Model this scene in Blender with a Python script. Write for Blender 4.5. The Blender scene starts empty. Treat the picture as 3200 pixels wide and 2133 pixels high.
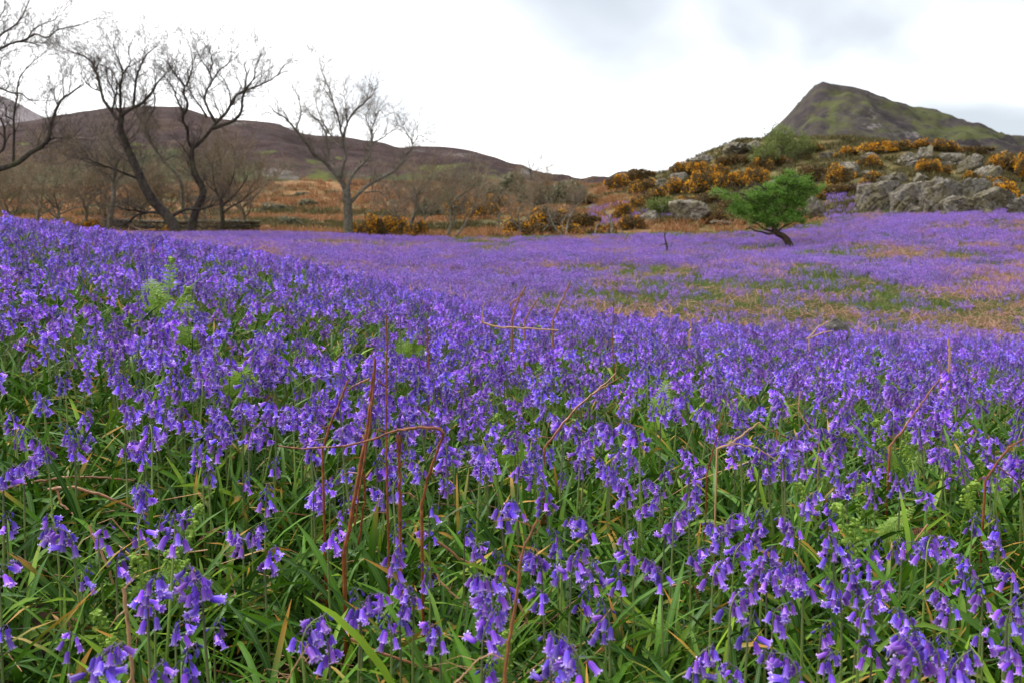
import bpy, math, random
import numpy as np
from mathutils import Vector, Matrix, Euler

random.seed(7)
rng = np.random.default_rng(7)
sc = bpy.context.scene
COL = sc.collection
rad = math.radians

# ------------------------------------------------------------------ camera
PITCH = 6.3
CAMZ = 0.85
FPX = 2756.0            # focal length in units of a 3200 px wide frame
cam_d = bpy.data.cameras.new('camera')
cam = bpy.data.objects.new('camera', cam_d); COL.objects.link(cam)
cam.location = (0, 0, CAMZ)
cam.rotation_euler = (rad(90 - PITCH), 0, 0)
cam_d.sensor_width = 36; cam_d.lens = 36 * FPX / 3200
cam_d.clip_start = 0.02; cam_d.clip_end = 9000
cam_d.dof.use_dof = True; cam_d.dof.focus_distance = 2.1; cam_d.dof.aperture_fstop = 8.5
sc.camera = cam

# ------------------------------------------------------------------ world, sun, exposure
W = bpy.data.worlds.new("World"); sc.world = W; W.use_nodes = True
wn = W.node_tree.nodes; wl = W.node_tree.links; wn.clear()
def N(nt, t, **kw):
    n = nt.nodes.new(t)
    for k, v in kw.items():
        if k in n.inputs.keys(): n.inputs[k].default_value = v
        else: setattr(n, k, v)
    return n
wt = W.node_tree
out = N(wt, 'ShaderNodeOutputWorld'); bg = N(wt, 'ShaderNodeBackground', Strength=0.1)
sky = N(wt, 'ShaderNodeTexSky', sky_type='NISHITA', sun_disc=False)
SUN_EL, SUN_AZ = rad(52), rad(-35)      # azimuth measured from +Y towards +X
sky.sun_elevation = SUN_EL; sky.sun_rotation = SUN_AZ
tc = N(wt, 'ShaderNodeTexCoord'); sx = N(wt, 'ShaderNodeSeparateXYZ'); wl.new(tc.outputs['Generated'], sx.inputs[0])
def M(nt, op, a, b=None, c=None, clamp=False):
    n = nt.nodes.new('ShaderNodeMath'); n.operation = op; n.use_clamp = clamp
    for i, v in enumerate((a, b, c)):
        if v is None: continue
        if isinstance(v, (int, float)): n.inputs[i].default_value = v
        else: nt.links.new(v, n.inputs[i])
    return n.outputs[0]
zz = M(wt, 'ADD', M(wt, 'MAXIMUM', sx.outputs[2], 0.0), 0.33)
cb = N(wt, 'ShaderNodeCombineXYZ')
wl.new(M(wt, 'DIVIDE', sx.outputs[0], zz), cb.inputs[0]); wl.new(M(wt, 'DIVIDE', sx.outputs[1], zz), cb.inputs[1])
n1 = N(wt, 'ShaderNodeTexNoise', Scale=0.95, Detail=5.0, Roughness=0.42); n1.inputs['Distortion'].default_value = 0.35
wl.new(cb.outputs[0], n1.inputs['Vector'])
cf = M(wt, 'ADD', n1.outputs['Fac'], M(wt, 'MULTIPLY', sx.outputs[0], 0.42))
mr = N(wt, 'ShaderNodeMapRange', interpolation_type='SMOOTHSTEP'); mr.inputs[1].default_value = 0.415; mr.inputs[2].default_value = 0.62
wl.new(cf, mr.inputs[0])
mx = N(wt, 'ShaderNodeMix', data_type='RGBA'); wl.new(mr.outputs[0], mx.inputs[0])
mx.inputs[6].default_value = (9.0, 9.0, 9.0, 1); mx.inputs[7].default_value = (2.95, 3.2, 3.5, 1)
mx2 = N(wt, 'ShaderNodeMix', data_type='RGBA'); mx2.inputs[0].default_value = 0.94
wl.new(sky.outputs[0], mx2.inputs[6]); wl.new(mx.outputs[2], mx2.inputs[7])
wl.new(mx2.outputs[2], bg.inputs[0]); wl.new(bg.outputs[0], out.inputs[0])

sun_d = bpy.data.lights.new('sun', 'SUN'); sun_d.energy = 1.5; sun_d.angle = rad(20); sun_d.color = (1, .96, .9)
sun = bpy.data.objects.new('sun', sun_d); COL.objects.link(sun)
sd = Vector((math.sin(SUN_AZ) * math.cos(SUN_EL), math.cos(SUN_AZ) * math.cos(SUN_EL), math.sin(SUN_EL)))
sun.rotation_euler = sd.to_track_quat('Z', 'Y').to_euler()
sc.view_settings.view_transform = 'Standard'; sc.view_settings.look = 'None'
sc.view_settings.exposure = 1.25; sc.view_settings.gamma = 1.0; sc.view_settings.use_curve_mapping = False
sc.render.engine = 'CYCLES'
cy = sc.cycles
cy.max_bounces = 6; cy.diffuse_bounces = 3; cy.glossy_bounces = 2; cy.transmission_bounces = 3; cy.transparent_max_bounces = 4
cy.use_denoising = True; cy.caustics_reflective = False; cy.caustics_refractive = False
sc.render.film_transparent = False

# ------------------------------------------------------------------ picture <-> place helpers
P_ = rad(PITCH); SP, CP = math.sin(P_), math.cos(P_)
def slope(v):
    s = (1066.5 - v) / FPX
    return (-SP + s * CP) / (CP + s * SP)
def pt(u, v, Y):
    """point at world depth Y seen in direction (u,v)"""
    s = (1066.5 - v) / FPX
    k = Y / (CP + s * SP)
    return np.array([k * (u - 1600) / FPX, Y, CAMZ + Y * slope(v)])
def px(p):
    x, y, z = p[0], p[1], p[2] - CAMZ
    d = y * CP - z * SP; up = y * SP + z * CP
    return 1600 + FPX * x / d, 1066.5 - FPX * up / d

# value noise -------------------------------------------------------
_T = np.random.default_rng(3).random((256, 256))
def vnoise(x, y, s=1.0, seed=0):
    x = np.asarray(x, float) / s + seed * 17.3 + 1000; y = np.asarray(y, float) / s + seed * 9.7 + 1000
    xi = np.floor(x).astype(int); yi = np.floor(y).astype(int)
    fx = x - xi; fy = y - yi
    fx = fx * fx * (3 - 2 * fx); fy = fy * fy * (3 - 2 * fy)
    a = _T[xi & 255, yi & 255]; b = _T[(xi + 1) & 255, yi & 255]
    c = _T[xi & 255, (yi + 1) & 255]; d = _T[(xi + 1) & 255, (yi + 1) & 255]
    return (a * (1 - fx) + b * fx) * (1 - fy) + (c * (1 - fx) + d * fx) * fy
def fbm(x, y, s, o=4, seed=0, g=.5):
    r = 0; a = 1; t = 0
    for i in range(o):
        r = r + a * vnoise(x, y, s / 2 ** i, seed + i * 3); t += a; a *= g
    return r / t
def ss(x, a, b):
    t = np.clip((np.asarray(x, float) - a) / (b - a), 0, 1); return t * t * (3 - 2 * t)

# ------------------------------------------------------------------ terrain
RY = np.array([0, 1.5, 3, 6, 9, 12, 15, 20, 30, 38, 45, 55, 70, 90, 110, 140, 200, 320, 700, 1500, 4500], float)
RA = np.array([-1500, 0, 800, 1600, 2000, 2400, 2800, 3200, 4700], float)
TZ = {
 -1500: [0, .18, .50, 1.0, 1.35, 1.5, 1.6, 1.65, 1.7, 1.7, 1.7, 1.9, 2.4, 3.2, 4.0, 5.5, 9, 17, 20, 20, 20],
 0:     [0, .07, .24, .53, .75, .84, .89, .95, 1.0, 1.05, 1.2, 1.55, 2.1, 2.9, 3.8, 5.6, 11, 21, 22, 20, 20],
 800:   [0, .03, .14, .30, .40, .33, .28, .36, .66, .92, 1.15, 1.5, 2.0, 2.9, 3.9, 5.8, 11.3, 21.7, 22, 20, 20],
 1600:  [0, 0, -.01, -.06, -.17, -.42, -.50, -.34, .12, .50, .86, 1.4, 2.4, 3.9, 5.3, 8, 13.5, 20, 22, 20, 20],
 2000:  [0, 0, -.02, -.10, -.25, -.54, -.64, -.42, .12, .50, 1.0, 2.0, 4.0, 6.9, 9.0, 9.5, 13, 18, 22, 20, 20],
 2400:  [0, 0, -.04, -.17, -.36, -.68, -.80, -.48, .10, .48, 1.2, 2.5, 6.1, 10.9, 11.9, 11.5, 12, 16, 22, 20, 20],
 2800:  [0, -.01, -.06, -.22, -.46, -.80, -.90, -.53, .33, 1.4, 2.1, 4.1, 7.0, 10.1, 10.2, 9.6, 10, 15, 22, 20, 20],
 3200:  [0, -.02, -.08, -.30, -.56, -.88, -.98, -.64, .25, 1.6, 2.6, 4.2, 6.6, 8.6, 8.4, 8.0, 9, 15, 22, 20, 20],
 4700:  [0, -.05, -.14, -.50, -.85, -1.2, -1.3, -.9, .1, 1.5, 2.8, 4.2, 6.2, 7.8, 7.6, 7, 8, 14, 22, 20, 20],
}
_tab = np.array([TZ[int(a)] for a in RA])            # (cols, rows)
def herm(xk, Yk, x):
    x = np.clip(x, xk[0], xk[-1])
    m = np.zeros_like(Yk)
    d = np.diff(Yk, axis=-1) / np.diff(xk)
    m[..., 1:-1] = (d[..., :-1] * np.diff(xk)[1:] + d[..., 1:] * np.diff(xk)[:-1]) / (xk[2:] - xk[:-2])
    m[..., 0] = d[..., 0]; m[..., -1] = d[..., -1]
    i = np.clip(np.searchsorted(xk, x, side='right') - 1, 0, len(xk) - 2)
    h = xk[i + 1] - xk[i]; t = (x - xk[i]) / h
    return ((2 * t**3 - 3 * t**2 + 1) * Yk[..., i] + (t**3 - 2 * t**2 + t) * h * m[..., i]
            + (-2 * t**3 + 3 * t**2) * Yk[..., i + 1] + (t**3 - t**2) * h * m[..., i + 1])
_FY = np.concatenate([np.linspace(0, 60, 301), np.geomspace(60.5, 4500, 300)])
_FA = np.linspace(RA[0], RA[-1], 260)
_g1 = herm(RY, _tab, _FY)                             # cols x FY
_g2 = herm(RA, _g1.T.copy(), _FA)                     # FY x FA
def ysoft(y): return (np.maximum(y, 0) ** 4 + 16) ** .25
def aof(x, y): return 1600 + FPX * x / ysoft(y)
def Gbase(x, y):
    a = np.clip(aof(x, y), _FA[0], _FA[-1]); yy = np.clip(y, 0, 4499)
    fi = np.interp(yy, _FY, np.arange(len(_FY))); fj = (a - _FA[0]) / (_FA[1] - _FA[0])
    i = np.clip(fi.astype(int), 0, len(_FY) - 2); j = np.clip(fj.astype(int), 0, len(_FA) - 2)
    ti = fi - i; tj = fj - j
    return (_g2[i, j] * (1 - tj) + _g2[i, j + 1] * tj) * (1 - ti) + (_g2[i + 1, j] * (1 - tj) + _g2[i + 1, j + 1] * tj) * ti
def knollmask(x, y):
    a = aof(x, y); return ss(y, 46, 62) * (1 - ss(y, 130, 180)) * ss(a, 1850, 2200)
def G(x, y):
    x = np.asarray(x, float); y = np.asarray(y, float)
    z = Gbase(x, y)
    z = z + (vnoise(x, y, 1.1, 1) - .5) * .05 + (vnoise(x, y, .35, 2) - .5) * .02
    z = z + (fbm(x, y, 7, 3, 5) - .5) * .30 * ss(y, 11, 22)
    z = z + (fbm(x, y, 18, 4, 8) - .5) * 1.8 * ss(y, 50, 80) + (fbm(x, y, 26, 4, 28) - .5) * 5 * ss(y, 95, 170)
    km = knollmask(x, y)
    z = z + km * ((fbm(x, y, 9, 4, 11) - .5) * 2.4)
    z = z + (fbm(x, y, 90, 4, 15) - .5) * 9 * ss(y, 150, 320)
    return z
def g1(x, y): return float(G(np.array([x]), np.array([y]))[0])
_HY = np.concatenate([np.arange(.6, 12, .02), np.arange(12, 60, .08), np.arange(60, 400, .5)])
def hit(u, v, up=0.0):
    """first place where the line of sight (u,v) meets the ground raised by up"""
    s = (1066.5 - v) / FPX
    k = _HY / (CP + s * SP)
    X = k * (u - 1600) / FPX; Z = CAMZ + _HY * slope(v)
    below = Z < G(X, _HY) + up
    i = int(np.argmax(below)) if below.any() else len(_HY) - 1
    return float(X[i]), float(_HY[i])

# ------------------------------------------------------------------ mesh building
class MB:
    def __init__(s): s.v = []; s.t = []; s.f = []; s.m = []; s.n = 0
    def add(s, v, f, t=None, m=0):
        v = np.asarray(v, np.float32).reshape(-1, 3)
        t = np.zeros((len(v), 3), np.float32) if t is None else np.asarray(t, np.float32).reshape(-1, 3)
        fs = f if isinstance(f, list) and len(f) and isinstance(f[0], np.ndarray) else [np.asarray(f, np.int64)]
        for a in fs:
            if len(a): s.f.append(a + s.n); s.m.append(np.full(len(a), m, np.int32))
        s.v.append(v); s.t.append(t); s.n += len(v)
    def join(s, o, mat=None, mofs=0):
        base = s.n
        for v, t in zip(o.v, o.t): s.v.append(v if mat is None else (v @ mat[:3, :3].T + mat[:3, 3]).astype(np.float32)); s.t.append(t)
        for f, m in zip(o.f, o.m): s.f.append(f + base); s.m.append(m + mofs)
        s.n += o.n
    def mesh(s, name, mats, smooth=True):
        me = bpy.data.meshes.new(name)
        if not s.n: return me
        v = np.concatenate(s.v); t = np.concatenate(s.t)
        loops = np.concatenate([f.ravel() for f in s.f]); tot = np.concatenate([np.full(len(f), f.shape[1]) for f in s.f])
        start = np.concatenate([[0], np.cumsum(tot)[:-1]])
        me.vertices.add(len(v)); me.vertices.foreach_set('co', v.ravel())
        me.loops.add(len(loops)); me.loops.foreach_set('vertex_index', loops.astype(np.int32))
        me.polygons.add(len(tot)); me.polygons.foreach_set('loop_start', start.astype(np.int32))
        me.polygons.foreach_set('material_index', np.concatenate(s.m))
        me.polygons.foreach_set('use_smooth', np.full(len(tot), smooth))
        at = me.attributes.new('tv', 'FLOAT_VECTOR', 'POINT'); at.data.foreach_set('vector', t.ravel())
        for m in (mats if isinstance(mats, (list, tuple)) else [mats]): me.materials.append(m)
        me.update(calc_edges=True)
        return me
def link(name, me, parent=None, kind=None):
    o = bpy.data.objects.new(name, me); COL.objects.link(o)
    if parent: o.parent = parent
    if kind: o['kind'] = kind
    return o
def tag(o, label, cat=None, group=None, kind=None):
    o['label'] = label
    if cat: o['category'] = cat
    if group: o['group'] = group
    if kind: o['kind'] = kind
    return o
def thing(name, loc, label, cat, group=None, rz=0):
    o = bpy.data.objects.new(name, None); COL.objects.link(o); o.empty_display_size = .1
    o.location = loc; o.rotation_euler = (0, 0, rz)
    return tag(o, label, cat, group)

def tubes(P, R, sides=3, rnd=None, cap=False):
    """P (N,K,3), R (N,K) -> verts, quads, tv"""
    P = np.asarray(P, float); R = np.asarray(R, float)
    n, k, _ = P.shape
    T = np.empty_like(P); T[:, 1:-1] = P[:, 2:] - P[:, :-2]; T[:, 0] = P[:, 1] - P[:, 0]; T[:, -1] = P[:, -1] - P[:, -2]
    T /= np.linalg.norm(T, axis=2, keepdims=True) + 1e-9
    mean = P[:, -1] - P[:, 0]; mean /= np.linalg.norm(mean, axis=1, keepdims=True) + 1e-9
    ref = np.where(np.abs(mean[:, 2:3]) < .7, [[0, 0, 1.]], [[1., .2, 0]])
    A = np.cross(T, ref[:, None, :]); A /= np.linalg.norm(A, axis=2, keepdims=True) + 1e-9
    B = np.cross(T, A)
    an = np.arange(sides) / sides * 2 * np.pi
    V = P[:, :, None, :] + R[:, :, None, None] * (np.cos(an)[None, None, :, None] * A[:, :, None, :] + np.sin(an)[None, None, :, None] * B[:, :, None, :])
    idx = np.arange(n * k * sides).reshape(n, k, sides)
    q = np.stack([idx[:, :-1], np.roll(idx, -1, 2)[:, :-1], np.roll(idx, -1, 2)[:, 1:], idx[:, 1:]], -1).reshape(-1, 4)
    tv = np.zeros((n, k, sides, 3)); tv[..., 0] = np.linspace(0, 1, k)[None, :, None]; tv[..., 1] = (an / 6.2832)[None, None, :]
    tv[..., 2] = (rng.random(n) if rnd is None else np.full(n, rnd))[:, None, None]
    fs = [q]
    if cap: fs.append(idx[:, -1].reshape(n, sides)[:, ::-1].copy() if sides in (3, 4) else idx[:, -1])
    return V.reshape(-1, 3), fs, tv.reshape(-1, 3)

# ------------------------------------------------------------------ materials
def new_mat(name):
    m = bpy.data.materials.new(name); m.use_nodes = True; m.node_tree.nodes.clear()
    return m, m.node_tree
def ramp(nt, fac, stops, interp='LINEAR'):
    r = nt.nodes.new('ShaderNodeValToRGB'); r.color_ramp.interpolation = interp
    e = r.color_ramp.elements
    while len(e) < len(stops): e.new(.5)
    for i, (p, c) in enumerate(stops): e[i].position = p; e[i].color = (*c, 1)
    nt.links.new(fac, r.inputs[0]); return r.outputs[0]
def mixc(nt, fac, a, b, mode='MIX'):
    n = nt.nodes.new('ShaderNodeMix'); n.data_type = 'RGBA'; n.blend_type = mode
    for i, v in ((0, fac), (6, a), (7, b)):
        if isinstance(v, (int, float)): n.inputs[i].default_value = v
        elif isinstance(v, tuple): n.inputs[i].default_value = (*v, 1)
        else: nt.links.new(v, n.inputs[i])
    return n.outputs[2]
def noise(nt, scale, detail=4, rough=.55, vec=None, dist=0, off=None):
    n = N(nt, 'ShaderNodeTexNoise', Scale=scale, Detail=float(detail), Roughness=rough); n.inputs['Distortion'].default_value = dist
    if vec is None:
        g = nt.nodes.new('ShaderNodeNewGeometry'); vec = g.outputs['Position']
    if off:
        a = nt.nodes.new('ShaderNodeVectorMath'); a.operation = 'ADD'; nt.links.new(vec, a.inputs[0]); a.inputs[1].default_value = off; vec = a.outputs[0]
    nt.links.new(vec, n.inputs['Vector']); return n.outputs['Fac']
def rng01(nt, v, a, b, c=0, d=1):
    n = N(nt, 'ShaderNodeMapRange'); n.interpolation_type = 'SMOOTHSTEP'
    for i, q in enumerate((a, b, c, d)): n.inputs[i + 1].default_value = q
    nt.links.new(v, n.inputs[0]); return n.outputs[0]
def tvn(nt):
    a = N(nt, 'ShaderNodeAttribute'); a.attribute_name = 'tv'
    s = N(nt, 'ShaderNodeSeparateXYZ'); nt.links.new(a.outputs['Vector'], s.inputs[0]); return s.outputs
def hsv(nt, col, h=None, s=None, v=None):
    n = N(nt, 'ShaderNodeHueSaturation'); nt.links.new(col, n.inputs['Color'])
    for k, q in (('Hue', h), ('Saturation', s), ('Value', v)):
        if q is not None:
            if isinstance(q, (int, float)): n.inputs[k].default_value = q
            else: nt.links.new(q, n.inputs[k])
    return n.outputs[0]
def surf(m, nt, col, rough=.6, transl=0.0, spec=.5, bump=None, bstr=.3, bdist=.01, tcol=None):
    b = N(nt, 'ShaderNodeBsdfPrincipled', Roughness=rough); b.inputs['Specular IOR Level'].default_value = spec
    if isinstance(col, tuple): b.inputs['Base Color'].default_value = (*col, 1)
    else: nt.links.new(col, b.inputs['Base Color'])
    o = N(nt, 'ShaderNodeOutputMaterial'); s = b.outputs[0]
    if bump is not None:
        bn = N(nt, 'ShaderNodeBump', Strength=bstr, Distance=bdist); nt.links.new(bump, bn.inputs['Height']); nt.links.new(bn.outputs[0], b.inputs['Normal'])
    if transl:
        t = N(nt, 'ShaderNodeBsdfTranslucent'); c = tcol if tcol is not None else col
        if isinstance(c, tuple): t.inputs[0].default_value = (*c, 1)
        else: nt.links.new(c, t.inputs[0])
        mm = N(nt, 'ShaderNodeMixShader', Fac=transl); nt.links.new(s, mm.inputs[1]); nt.links.new(t.outputs[0], mm.inputs[2]); s = mm.outputs[0]
    nt.links.new(s, o.inputs[0]); return m
def orand(nt): return N(nt, 'ShaderNodeObjectInfo').outputs['Random']

def mk_petal(name='petal', far=False, dark=1.0):
    m, nt = new_mat(name); t = tvn(nt)
    c = ramp(nt, t[0], [(0, (.19, .078, .48)), (.35, (.355, .165, .76)), (.72, (.48, .275, .90)), (.92, (.62, .42, .955)), (1, (.79, .64, .975))])
    rib = M(nt, 'ABSOLUTE', M(nt, 'SINE', M(nt, 'MULTIPLY', t[1], math.pi * 6)))
    ribf = rng01(nt, rib, 0.78, 1.0)
    c = mixc(nt, M(nt, 'MULTIPLY', ribf, .45), c, (.15, .075, .62))
    r = orand(nt)
    c = hsv(nt, c, M(nt, 'ADD', .478, M(nt, 'MULTIPLY', r, .044)), 1.05, M(nt, 'MULTIPLY_ADD', M(nt, 'FRACT', M(nt, 'MULTIPLY', r, 7.31)), .85, .58 * dark))
    c = hsv(nt, c, None, None, M(nt, 'MULTIPLY_ADD', t[2], .4, .8))
    return surf(m, nt, c, .45, .42, .35)
PETAL = mk_petal()
def mk_pfar():
    m, nt = new_mat('petal_massed'); t = tvn(nt); r = orand(nt)
    c = ramp(nt, t[2], [(0, (.23, .125, .47)), (.6, (.40, .225, .70)), (1, (.64, .47, .87))])
    c = hsv(nt, c, M(nt, 'MULTIPLY_ADD', r, .04, .482), 1.0, M(nt, 'MULTIPLY_ADD', M(nt, 'FRACT', M(nt, 'MULTIPLY', r, 5.31)), .4, .85))
    return surf(m, nt, c, .6, .42, .2)
PFAR = mk_pfar()
def mk_bud():
    m, nt = new_mat('bud_skin'); t = tvn(nt)
    return surf(m, nt, ramp(nt, t[0], [(0, (.05, .03, .16)), (.6, (.10, .055, .40)), (1, (.14, .13, .50))]), .5, .15, .3)
BUD = mk_bud()
def mk_stem():
    m, nt = new_mat('flower_stem'); t = tvn(nt); r = orand(nt)
    lo = mixc(nt, r, (.22, .33, .06), (.19, .22, .07))
    hi = mixc(nt, r, (.22, .28, .08), (.045, .020, .060))
    c = mixc(nt, rng01(nt, t[0], .45, .95), lo, hi)
    return surf(m, nt, c, .5, .08, .4)
STEM = mk_stem()
def mk_pedicel():
    m, nt = new_mat('flower_stalk'); return surf(m, nt, (.055, .03, .13), .5)
PEDI = mk_pedicel()
def mk_leaf(name, near=True):
    m, nt = new_mat(name); t = tvn(nt); r = orand(nt)
    f = M(nt, 'FRACT', M(nt, 'ADD', t[2], M(nt, 'MULTIPLY', r, 3.7)))
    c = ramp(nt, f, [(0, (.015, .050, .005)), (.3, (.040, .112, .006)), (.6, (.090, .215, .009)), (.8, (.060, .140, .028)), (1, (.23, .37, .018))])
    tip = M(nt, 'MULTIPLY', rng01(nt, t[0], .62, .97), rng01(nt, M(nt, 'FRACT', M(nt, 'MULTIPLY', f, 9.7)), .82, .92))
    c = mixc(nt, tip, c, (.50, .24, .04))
    c = mixc(nt, rng01(nt, t[0], .0, .25, .85, 0), c, (.045, .065, .018))  # leaf base painted darker: the shade deep between leaves put into the colour
    st = M(nt, 'ABSOLUTE', M(nt, 'SUBTRACT', t[1], .5))
    c = mixc(nt, rng01(nt, st, .12, .0, 0, .35), c, (.17, .27, .08))
    return surf(m, nt, c, .5, .16, .16)
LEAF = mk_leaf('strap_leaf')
def mk_simple(name, stops, rough=.7, transl=0, scale=30, spec=.3, bstr=.3, bd=.005, vec=None, bscale=None):
    m, nt = new_mat(name)
    n_ = noise(nt, scale, 5, .6)
    c = ramp(nt, n_, stops)
    r = orand(nt); c = hsv(nt, c, None, None, M(nt, 'MULTIPLY_ADD', r, .35, .82))
    return surf(m, nt, c, rough, transl, spec, bump=noise(nt, bscale or scale * 2.5, 4), bstr=bstr, bdist=bd)
def mk_bracken():
    m, nt = new_mat('dead_bracken'); t = tvn(nt); r = orand(nt)
    tc_ = N(nt, 'ShaderNodeTexCoord')
    mp = N(nt, 'ShaderNodeMapping'); nt.links.new(tc_.outputs['Object'], mp.inputs[0]); mp.inputs['Scale'].default_value = (1, 1, .12)
    n_ = noise(nt, 260, 3, .6, mp.outputs[0])
    c = ramp(nt, n_, [(.3, (.09, .030, .012)), (.5, (.21, .075, .025)), (.7, (.36, .16, .06))])
    f = M(nt, 'FRACT', M(nt, 'ADD', t[2], M(nt, 'MULTIPLY', r, 2.3)))
    c2 = mixc(nt, rng01(nt, f, .35, .75), c, (.50, .28, .12))
    return surf(m, nt, c2, .5, 0, .4, bump=n_, bstr=.5, bdist=.002)
BRACK = mk_bracken()
def mk_bstalk(name, pale):
    m, nt = new_mat(name); t = tvn(nt)
    g = N(nt, 'ShaderNodeNewGeometry')
    n_ = noise(nt, 60, 5, .6)
    st = noise(nt, 1.0, 3, .6)
    ln = M(nt, 'SINE', M(nt, 'MULTIPLY', t[1], 31.0))
    c = ramp(nt, n_, [(.3, (.11, .028, .010)), (.55, (.30, .085, .022)), (.75, (.50, .19, .06))])
    c = mixc(nt, M(nt, 'MULTIPLY', rng01(nt, ln, .2, 1), .5), c, (.085, .022, .010))
    c = mixc(nt, pale, c, (.60, .36, .17))
    return surf(m, nt, c, .42, 0, .5, bump=ln, bstr=.5, bdist=.001)
BST_RED = mk_bstalk('red_brown_bracken', .0); BST_OR = mk_bstalk('orange_bracken', .18); BST_PALE = mk_bstalk('straw_bracken', .75)
def mk_fern():
    m, nt = new_mat('young_fern'); t = tvn(nt)
    c = ramp(nt, t[2], [(0, (.15, .31, .03)), (1, (.33, .47, .07))])
    return surf(m, nt, c, .55, .35, .3)
FERN = mk_fern()
def mk_bark(name, dark, light, moss=.0, sc_=6.):
    m, nt = new_mat(name)
    n_ = noise(nt, sc_, 6, .65)
    c = ramp(nt, n_, [(.32, dark), (.62, light)])
    if moss: c = mixc(nt, M(nt, 'MULTIPLY', rng01(nt, noise(nt, 2.3, 4, .6, off=(5, 2, 7)), .48, .62), moss), c, (.12, .13, .035))
    return surf(m, nt, c, .9, 0, .15, bump=noise(nt, 18, 5), bstr=.7, bdist=.05)
BARK_D = mk_bark('dark_bark', (.020, .014, .013), (.075, .060, .050), .25)
BARK_G = mk_bark('grey_bark', (.070, .060, .045), (.21, .185, .145), .35)
BARK_P = mk_bark('pale_bark', (.13, .11, .085), (.34, .30, .24), .1)
BARK_H = mk_bark('hawthorn_bark', (.025, .018, .014), (.095, .065, .045), .25)
def mk_twig(name, a, b):
    m, nt = new_mat(name); t = tvn(nt)
    return surf(m, nt, ramp(nt, t[2], [(0, a), (1, b)]), .9, 0, .1)
TWIG_D = mk_twig('dark_twigs', (.045, .034, .030), (.15, .115, .095))
TWIG_G = mk_twig('grey_twigs', (.11, .09, .07), (.27, .22, .17))
TWIG_B = mk_twig('brown_twigs', (.15, .11, .07), (.38, .29, .19))
def mk_fol(name, a, b, transl=.3):
    m, nt = new_mat(name); t = tvn(nt)
    return surf(m, nt, ramp(nt, t[2], [(0, a), (1, b)]), .6, transl, .25)
HAW = mk_fol('hawthorn_leaf', (.050, .145, .018), (.22, .37, .055), .35)
PALEG = mk_fol('fresh_leaf', (.09, .13, .03), (.20, .24, .06))
GORSE = mk_fol('gorse_spines', (.035, .032, .012), (.22, .135, .05), .15)
BLOOM = mk_fol('gorse_flower', (.62, .24, .008), (.95, .50, .016), .25)
SCRUB = mk_fol('scrub_leaf', (.10, .10, .06), (.28, .26, .16), .2)
def mk_rock(name, base=1.0, warm=0.0):
    m, nt = new_mat(name)
    g = N(nt, 'ShaderNodeNewGeometry'); tcn = N(nt, 'ShaderNodeTexCoord')
    o = tcn.outputs['Object']
    big = noise(nt, .9, 6, .65, g.outputs['Position']); fine = noise(nt, 5, 6, .7, g.outputs['Position'])
    c = ramp(nt, fine, [(.28, (.09 * base, .082 * base, .072 * base)), (.48, (.215 * base, .19 * base, .155 * base)), (.68, (.38 * base, .345 * base, .29 * base))])
    c = mixc(nt, M(nt, 'MULTIPLY', rng01(nt, big, .47, .60), .6), c, (.20, .17, .075))
    c = mixc(nt, M(nt, 'MULTIPLY', rng01(nt, noise(nt, 1.7, 5, .7, g.outputs['Position'], off=(9, 4, 1)), .49, .58), .8), c, (.075, .060, .035))
    c = mixc(nt, rng01(nt, noise(nt, 9, 3, .5, g.outputs['Position'], off=(3, 3, 9)), .66, .72), c, (.52, .50, .42))
    return surf(m, nt, c, .9, 0, .2, bump=fine, bstr=1.0, bdist=.18)
ROCK = mk_rock('lichen_rock', .82); ROCK2 = mk_rock('pale_rock', 1.1)
def mk_ground():
    m, nt = new_mat('ground_soil'); a = N(nt, 'ShaderNodeAttribute'); a.attribute_name = 'tv'
    s = N(nt, 'ShaderNodeSeparateXYZ'); nt.links.new(a.outputs['Vector'], s.inputs[0])
    field, brk, kn = s.outputs
    n0 = noise(nt, 18, 6, .7); n1_ = noise(nt, .9, 6, .65); n2_ = noise(nt, .12, 6, .6); n3_ = noise(nt, .035, 7, .62, off=(40, 11, 3)); n4_ = noise(nt, .35, 6, .7, off=(3, 41, 3))
    soil = ramp(nt, n0, [(.3, (.010, .007, .005)), (.55, (.035, .022, .012)), (.75, (.08, .045, .022))])
    fieldc = ramp(nt, n1_, [(.3, (.04, .07, .018)), (.5, (.07, .10, .025)), (.64, (.12, .11, .04)), (.8, (.22, .14, .07))])
    base = mixc(nt, field, soil, fieldc)
    bc = ramp(nt, M(nt, 'ADD', M(nt, 'MULTIPLY', n2_, .6), M(nt, 'MULTIPLY', n4_, .4)), [(.34, (.045, .05, .02)), (.42, (.10, .085, .03)), (.48, (.19, .105, .042)), (.58, (.28, .14, .062)), (.66, (.13, .07, .03))])
    gr = rng01(nt, M(nt, 'ADD', M(nt, 'MULTIPLY', n3_, .6), M(nt, 'MULTIPLY', n2_, .4)), .49, .56)
    bc = mixc(nt, M(nt, 'MULTIPLY', gr, .8), bc, ramp(nt, n4_, [(.3, (.04, .045, .025)), (.6, (.10, .11, .035)), (.75, (.15, .15, .09))]))
    base = mixc(nt, brk, base, bc)
    kc = ramp(nt, n4_, [(.3, (.035, .035, .016)), (.45, (.09, .08, .03)), (.56, (.15, .11, .045)), (.68, (.13, .15, .045)), (.8, (.25, .23, .18))])
    base = mixc(nt, kn, base, kc)
    return surf(m, nt, base, .95, 0, .1, bump=n4_, bstr=.6, bdist=.4)
GROUND = mk_ground()
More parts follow.
